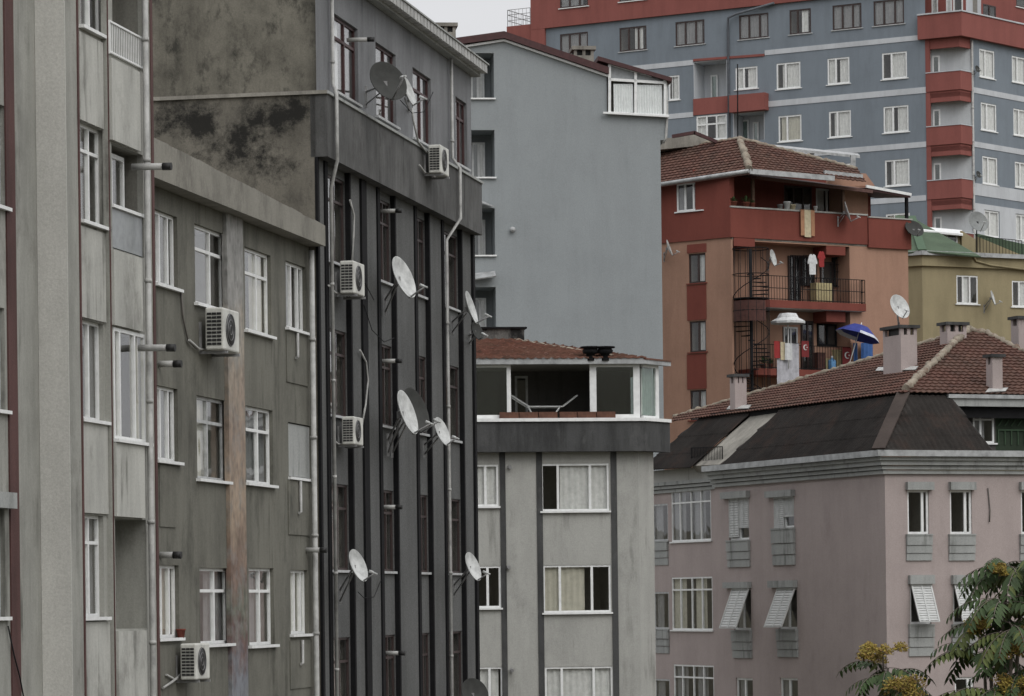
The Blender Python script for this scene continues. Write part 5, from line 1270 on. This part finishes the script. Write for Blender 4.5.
# red upper storey
mb = MB(); up = [F7.rect(*shift(q, -51), .18) for q in rowA]; zz0, zz1 = hz(up); up = [(h[0], h[1], zz0-.0, zz1) for h in up]
wall(mb, F7, uW-.1, uA7-.02, zred, ztop7, up, .18, .12)
mb.face([F7.p(uW-.1,zred,.18), F7.p(uA7-.02,zred,.18), F7.p(uA7-.02,zred,-.1), F7.p(uW-.1,zred,-.1)])
mb.fbox(F7, uW-.12, F7.u(546,40), F7.z(540,60), zred, -.1, .17)
mb.build('red_storey', [M['b7_red'], M['room']], b7)
MB().prism([xy(F7.p(uW-.1,0)), xy(F7.p(uA7,0)), xy(R7.p(uB7,0)), e1, e2, e3], ztop7-.01, ztop7+.3).build('roof', M['roofdk'], b7)
cset = [('curtain', ((.22,.36),(.4,1))), ('curtain_b', ((.1,.34),(.42,.97))), ('curtain', ((.40,1),)), ('curtain', ((.05,.36),(.55,1)))]
for i, h in enumerate(hl):
    a = i < len(rowA); c_, cv = cset[(i*7+3) % 4] if not a else [('curtain_g', ((0,1),)), ('curtain', ((.55,.85),)), ('curtain_g', ((0,.9),))][i % 3]
    window(b7, F7, h, 0, .07, 'brownf' if a else 'white', .085, (.34,.70) if a and i not in (4,) else ((.38,) if h[1]-h[0] > .9 else ()), None, curtain=c_, cover=cv, sill_mat='greypvc' if a else 'white', sill_out=.06)
for i, h in enumerate(up): window(b7, F7, h, .18, .07, 'brownf', .085, (.34,.70), None, curtain='curtain_g', cover=((0,.8),))
for i, h in enumerate(hr): window(b7, R7, h, 0, .07, 'white', .085, (.38,), None, curtain='curtain', cover=((0,1),), sill_out=.06)
bd = MB()
def bandL(x0, x1, xm, ya, yb): bd.fbox(F7, F7.u(x0, ya), F7.u(x1, ya), F7.z(xm, yb), F7.z(xm, ya), -.02, .03)
bandL(547, 693.3, 693, 60, 65); bandL(764.7, 926.3, 875, 39.5, 44.5)
bandL(547, 693.3, 693, 112, 117); bandL(765.2, 926.3, 925, 87, 93); bandL(765, 926.3, 926, 141.5, 147); bandL(765, 926.3, 927, 195, 200.5)
for ya, yb in ((87.5,93),(141.5,147),(183,195)): bd.fbox(R7, uB7+.1, uR7, R7.z(975,yb), R7.z(975,ya), -.02, .03)
bd.builds('pale_band', M['b7_white'], b7)
wz0 = R7.z(975, 203); lo = MB(); hh_ = [h for h in hr if h[2] < wz0]; wall(lo, R7, uB7+.1, uR7, bz7, wz0, hh_, .03, .05, .05, mr=0); 
lo = MB(); us = [uB7+.1]+[v for h in hh_ for v in (h[0]-.05, h[1]+.05)]+[uR7]
for i in range(0, len(us), 2): lo.fbox(R7, us[i], us[i+1], bz7, wz0, -.02, .03)
for h in hh_: lo.fbox(R7, h[0]-.049, h[1]+.049, bz7, h[2]-.06, -.02, .03); lo.fbox(R7, h[0]-.049, h[1]+.049, h[3]+.02, wz0, -.02, .03)
lo.build('white_lower_wall', M['b7_white'], b7)
# corner balconies
Ap, Bp = xy(F7.p(uA7,0)), xy(R7.p(uB7,0)); Ip = Ap-F7.n*.35
FI = Face(Ip, Bp-Ip); LI = (Bp-Ip).length
zt_ = F7.z(945, 13, .3); zb_ = F7.z(945, 37, .3)
fl_ = [(F7.z(945, y), F7.z(945, y+18.5), F7.z(945, y+29.5)) for y in (72, 126, 180, 234)]
mb = MB(); dh = [(FI.u(932.5, 80), FI.u(940, 80), f[1]+.02, f[0]+1.05) for f in fl_]
wall(mb, FI, 0, LI, bz7, zb_, dh, 0, .08); mb.face([V((*Ap,bz7)),V((*Ip,bz7)),V((*Ip,zb_)),V((*Ap,zb_))])
mb.build('corner_wall', [M['b7_lt'], M['room']], b7)
for h in dh: window(b7, FI, h, 0, .03, 'white', .09, (), None, sill=False, name='balcony_door', gl='glass2')
RD = MB(); RD.fbox(F7, uA7-.02, uA7+.24, bz7, zb_, -.12, .02); RD.build('red_corner_strip', M['b7_red'], b7)
pth = [Ap, K7, Bp]
for zt1, zm, zl in fl_:
    o = MB(); o.path_band(pth, zm, zt1, -.10, .06); o.build('balcony_parapet', M['b7_red'], b7)
    s_ = MB(); s_.path_band(pth, zl, zm-.003, -.15, -.02); s_.prism([*offset(pth, -.02), Ip], zl+.25, zl+.5); s_.build('balcony_slab', M['b7_red'], b7)
    MB().path_band(pth, zt1+.003, zt1+.05, -.13, .09).build('coping', M['b7_white'], b7)
pth2 = [xy(F7.p(uA7-.35,0)), K7, e1]
o = MB(); o.path_band(pth2, zb_, zt_, .05, .32); o.prism([*offset(pth2, .05), e2, Ip], zb_+.05, zb_+.3); o.path_band(pth, zb_-.55, zb_-.003, -.2, -.03); o.build('terrace_parapet', M['b7_red'], b7)
MB().path_band(pth2, zt_+.003, zt_+.08, -.0, .38).build('terrace_coping', M['b7_white'], b7)
S7, T7 = F7.shifted(-1.6), R7.shifted(-1.6)
mb = MB(); tw = [S7.rect(931.5,-14,938,14), S7.rect(946,-8,952,14), S7.rect(953,-8,963,14)]
tw = [(h[0], h[1], zb_+.3, h[3]) for h in tw]; uS0, uS1 = S7.u(924, 5), S7.u(966, 5)
wall(mb, S7, uS0-1, uS1, zb_+.3, ztop7, tw, 0, .08); 
tq = [T7.rect(983,5,996,19), T7.rect(1016,-25,1040,9)]; u0_ = T7.u(981, 5); wall(mb, T7, u0_, T7.u(1180, 5), zb_+.3, ztop7, tq, 0, .08)
mb.build('terrace_wall', [M['b7_red'], M['room']], b7)
for i, h in enumerate(tw): window(b7, S7, h, 0, .05, 'white', .09, (), None, sill=False, name='terrace_door', curtain='curtain' if i < 2 else None)
for h in tq: window(b7, T7, h, 0, .05, 'brownf', .08, (.5,), None)
mb = MB(); a, c = xy(S7.p(uS1,0)), xy(T7.p(u0_,0)); mb.face([V((*a,zb_+.3)),V((*c,zb_+.3)),V((*c,ztop7)),V((*a,ztop7))]); 
mb.face([V((*c,zb_+.3)),V((*(c+R7.d*.01),zb_+.3)),V((*(c+R7.d*.01),ztop7)),V((*c,ztop7))]); mb.build('pale_pier', M['b7_white'], b7)
downpipe(b7, [V((*(Bp+R7.n*.06), z)) for z in (zb_-.1, bz7+2)], .07, 'pipe')
up_, uz_ = F7.uz(728.3, 100, .62)
downpipe(b7, [F7.at(774,3,.25), F7.at(736,14,.25), F7.at(728,18,.3), F7.p(F7.u(728.3,60,.08), F7.z(728,30,.08), .08), F7.p(F7.u(728.3,60,.08), bz7+4, .08)], .07, 'b7_pipe')
MB().tube([P(737.5,64,188), P(737.8,138,188)], .035, 6).build('aerial_mast', M['iron'], b6)
# terrace at the far left end
r0, r1 = F7.u(507.5, 30), F7.u(533.7, 30); zt0 = F7.z(520, 25.5)
MB().fbox(F7, r0, uW-.13, bz7, zt0, -6, .1).build('lower_block', M['b7_red'], b7)
railing(b7, [F7.p(r0+.05,zt0,-3), F7.p(r0+.05,zt0,.05), F7.p(uW-.2,zt0,.05)], F7.z(520,9)-zt0, .28, 'metal', 'terrace_railing', .014, (.35,.7,1.0))
def bdish(F, label, px, py, off, rpx, ax, mpx, mpy):
    c = F.at(px, py, off); return dish(label, c, rpx*c.y/FPX, ax, F.at(mpx, mpy, .04), 'dishdk')
bdish(R7, 'tiny dark dish by the topmost window right of the red corner balconies', 977.5, 69, .35, 3.6, (.6,-.6,.3), 974, 72)
bdish(R7, 'tiny dark dish by the third window down right of the red corner balconies', 978.5, 174.5, .35, 3.6, (.6,-.6,.3), 975, 178)
# ================================================================ tree at lower right
TY = 46.0
tb = P(995, 690, TY); tree = thing('ailanthus_tree', 'leafy tree with long feathered leaves and yellowish seed clusters at the lower right', 'tree', V((tb.x, tb.y, 0)))
rnd = random.Random(11)
shoots = [(1003,596,46,1.0),(1022,562,46.3,1.0),(1006,566,46.6,.9),(990,622,46.4,.9),(1012,625,45.6,1.0),(984,648,46.2,.95),(1020,668,45.8,1.0),(996,690,45.5,1),(962,704,46.3,.9),(1030,610,46.5,1),(1040,580,46.8,1),
          (888,668,47.2,.85),(908,690,47.0,.85),(874,706,47.3,.85),(930,712,46.9,.9)]
for i in range(34):
    a, r_ = rnd.uniform(0, 6.28), rnd.uniform(.3, 1.0)
    shoots.append((990+math.cos(a)*r_*120, 800+math.sin(a)*r_*70+rnd.uniform(-10,60), TY+math.sin(a*3)*1.4, 1.0))
tr = MB()
ztr = 9.3; tr.tube([V((tb.x,tb.y,-.2)), V((tb.x+.05,tb.y,3)), V((tb.x-.05,tb.y,6.5)), V((tb.x,tb.y,ztr))], [.2,.16,.13,.10], 10)
pts = []
for (x, y, Y, s_) in shoots:
    p_ = P(x, y, Y); pts.append((p_, s_)); j = V((tb.x, tb.y, min(ztr, p_.z-1.0)+rnd.uniform(-.8,0)))
    m_ = j.lerp(p_, .55)+V((0,0,-.25)); tr.tube([j, m_, p_-V((0,0,.1)), p_], [.055,.035,.02,.012], 6)
tr.build('trunk', M['bark'], tree)
lf = MB()
def leaf(o, h, e, L, mi):
    d = V((math.cos(h)*math.cos(e), math.sin(h)*math.cos(e), math.sin(e))); pos = V(o); n = 9; st = L/(n+1)
    lf_pts = [pos.copy()]
    for i in range(1, n+2):
        d = (d+V((0,0,-.05-.012*i))).normalized(); pos = pos+d*st; lf_pts.append(pos.copy())
        if i < 2: continue
        side = d.cross(V((0,0,1))); side = side.normalized() if side.length > .05 else V((1,0,0)); upv = side.cross(d).normalized()
        ll = L*.26*(1-.055*abs(i-4))*rnd.uniform(.85,1.1); w = ll*.165
        for sg in (-1, 1):
            t_ = (side*sg*.86+d*.38-upv*.0+V((0,0,-.50-rnd.uniform(0,.4)))).normalized(); b_ = t_.cross(upv); b_ = b_.normalized() if b_.length > .05 else d
            q0, q1, q2, q3 = pos, pos+t_*ll*.3, pos+t_*ll*.65-V((0,0,.01)), pos+t_*ll-V((0,0,.02)); up_ = upv*w*.25
            k = mi if rnd.random() < .9 else 1-mi
            lf.face([q0, q1+b_*w+up_, q1], k); lf.face([q0, q1, q1-b_*w+up_], k)
            lf.face([q1, q1+b_*w+up_, q2+b_*w*.85+up_, q2], k); lf.face([q1, q2, q2-b_*w*.85+up_, q1-b_*w+up_], k)
            lf.face([q2, q2+b_*w*.85+up_, q3], k); lf.face([q2, q3, q2-b_*w*.85+up_], k)
    lf.tube(lf_pts, [.006]*(len(lf_pts)-1)+[.002], 4, mi=2)
for i, (p_, s_) in enumerate(pts):
    k = 10 if i < 15 else 9; h0 = rnd.uniform(0, 6)
    for j in range(k):
        leaf(p_-V((0,0,.05*(j % 4))), h0+j*2.4, rnd.uniform(-.15,.55), rnd.uniform(.65,1.0)*s_, 0 if rnd.random() < .75 else 1)
lf.build('crown', [M['leafA'], M['leafB'], M['bark']], tree)
for x, y, Y, s_ in ((883,652,47.1,.30),(911,686,46.8,.40),(999,570,46.1,.13),(979,626,46.0,.22),(1017,644,45.6,.36),(1020,690,45.4,.35),(955,700,46.1,.25)):
    c = P(x, y, Y); mb = MB()
    subs = [V((rnd.uniform(-1,1), rnd.uniform(-.8,.8), rnd.uniform(-.55,.5)))*s_*.8 for _ in range(7)]
    for k in range(1300):
        a, e, r_ = rnd.uniform(0,6.28), rnd.uniform(-.5,1.4), rnd.uniform(.25,1)**.6
        q = c+subs[k % 7]+V((math.cos(a)*math.cos(e)*1.1, math.sin(a)*math.cos(e), math.sin(e)*.8))*s_*.42*r_*rnd.uniform(.7,1.15)
        v1 = V((rnd.uniform(-1,1), rnd.uniform(-1,1), rnd.uniform(-1,1))).normalized()*.028; v2 = v1.orthogonal().normalized()*.011
        mb.face([q-v1, q+v2, q+v1, q-v2], 0 if rnd.random() < .72 else 1)
    mb.tube([c-V((0,0,s_*.9)), c, c+V((0,0,s_*.4))], [.012,.008,.003], 5, mi=2)
    mb.build('seed_cluster', [M['seed'], M['seedred'], M['bark']], tree)
# ================================================================ setting: ground, street, sky, light, camera
g = MB(); xs = [-3000,-600,-250,-120,-60,-30,-10,10,30,60,100,160,260,600,3000]; ys = [-3000,-400,-70,-48,-25,0,30,60,95,108,120,132,146,160,175,190,205,240,320,500,1200,4000]
hz_ = lambda x, y: gz(y)-.02+(0 if y < 210 else min(1,(y-210)/300)*10)+(0 if y > -25 else min(1,(-25-y)/45)*40)  # unseen rise behind the camera, added so the windows reflect something dark
for i in range(len(xs)-1):
    for j in range(len(ys)-1):
        g.face([V((x, y, hz_(x, y))) for x, y in ((xs[i],ys[j]),(xs[i+1],ys[j]),(xs[i+1],ys[j+1]),(xs[i],ys[j+1]))], 0, True)
g.build('ground', M['earth'], kind='structure')
def strip(name, mat, o0, o1, z0, z1):
    MB().fbox(F1, -38, 56, z0, z1, o0, o1).build(name, M[mat], kind='structure')
strip('road', 'asphalt', 3.0, 10.0, -.01, .02); strip('pavement', 'paving', .6, 2.99, -.02, .14); strip('pavement', 'paving', 10.01, 12, -.02, .14)
W_ = bpy.data.worlds.new('World'); S.world = W_; W_.use_nodes = True; nt = W_.node_tree
bg = nt.nodes['Background']; sk = N(nt, 'ShaderNodeTexSky'); sk.sky_type = 'NISHITA'; sk.sun_disc = False
SEL, SROT = R(46), R(147)
sk.sun_elevation = SEL; sk.sun_rotation = SROT; sk.dust_density = 6; sk.air_density = 1.6; sk.altitude = 100
hs_ = N(nt, 'ShaderNodeHueSaturation'); hs_.inputs['Saturation'].default_value = .16
nt.links.new(sk.outputs[0], hs_.inputs['Color'])
ov = mix(nt, hs_.outputs[0], (7.2, 7.25, 7.5), .72)
tc_ = N(nt, 'ShaderNodeTexCoord'); sx_ = N(nt, 'ShaderNodeSeparateXYZ'); nt.links.new(tc_.outputs['Generated'], sx_.inputs[0])
gr_ = N(nt, 'ShaderNodeMapRange'); nt.links.new(sx_.outputs[2], gr_.inputs[0]); gr_.inputs[1].default_value = 0; gr_.inputs[2].default_value = 1; gr_.inputs[3].default_value = .78; gr_.inputs[4].default_value = 1.8   # overcast sky: brighter overhead
cl_ = ramp(nt, noise(nt, tc_.outputs['Generated'], 3.5, 6, .6, (1,1,2.5)), [(.3, .93), (.7, 1.05)])
ov = mix(nt, ov, gr_.outputs[0], 1.0, 'MULTIPLY'); ov = mix(nt, ov, cl_, 1.0, 'MULTIPLY'); nt.links.new(ov, bg.inputs[0]); bg.inputs[1].default_value = .125
sd = bpy.data.lights.new('sun', 'SUN'); sd.energy = .5; sd.angle = R(40); sd.color = (1, .97, .92)
so = bpy.data.objects.new('sun', sd); C.objects.link(so)
sv = V((math.sin(SROT)*math.cos(SEL), math.cos(SROT)*math.cos(SEL), math.sin(SEL)))
so.rotation_euler = (-sv).to_track_quat('-Z', 'Y').to_euler(); so.location = (0, 0, 60)
cd = bpy.data.cameras.new('camera'); co_ = bpy.data.objects.new('camera', cd); C.objects.link(co_); S.camera = co_
cd.sensor_width = 36; cd.lens = FPX/1024*36; cd.shift_y = (HY-348)/1024; cd.clip_start = .5; cd.clip_end = 9000
co_.matrix_world = Matrix.Translation((0, 0, CAMZ)) @ Matrix.Rotation(R(90), 4, 'X') @ Matrix.Rotation(-ROLL, 4, 'Z')
vs = S.view_settings; vs.view_transform = 'Standard'; vs.look = 'None'; vs.exposure = 0.0; vs.gamma = 1
S.cycles.max_bounces = 8; S.cycles.transparent_max_bounces = 16; S.cycles.use_denoising = True
S.render.resolution_x, S.render.resolution_y = 1024, 696
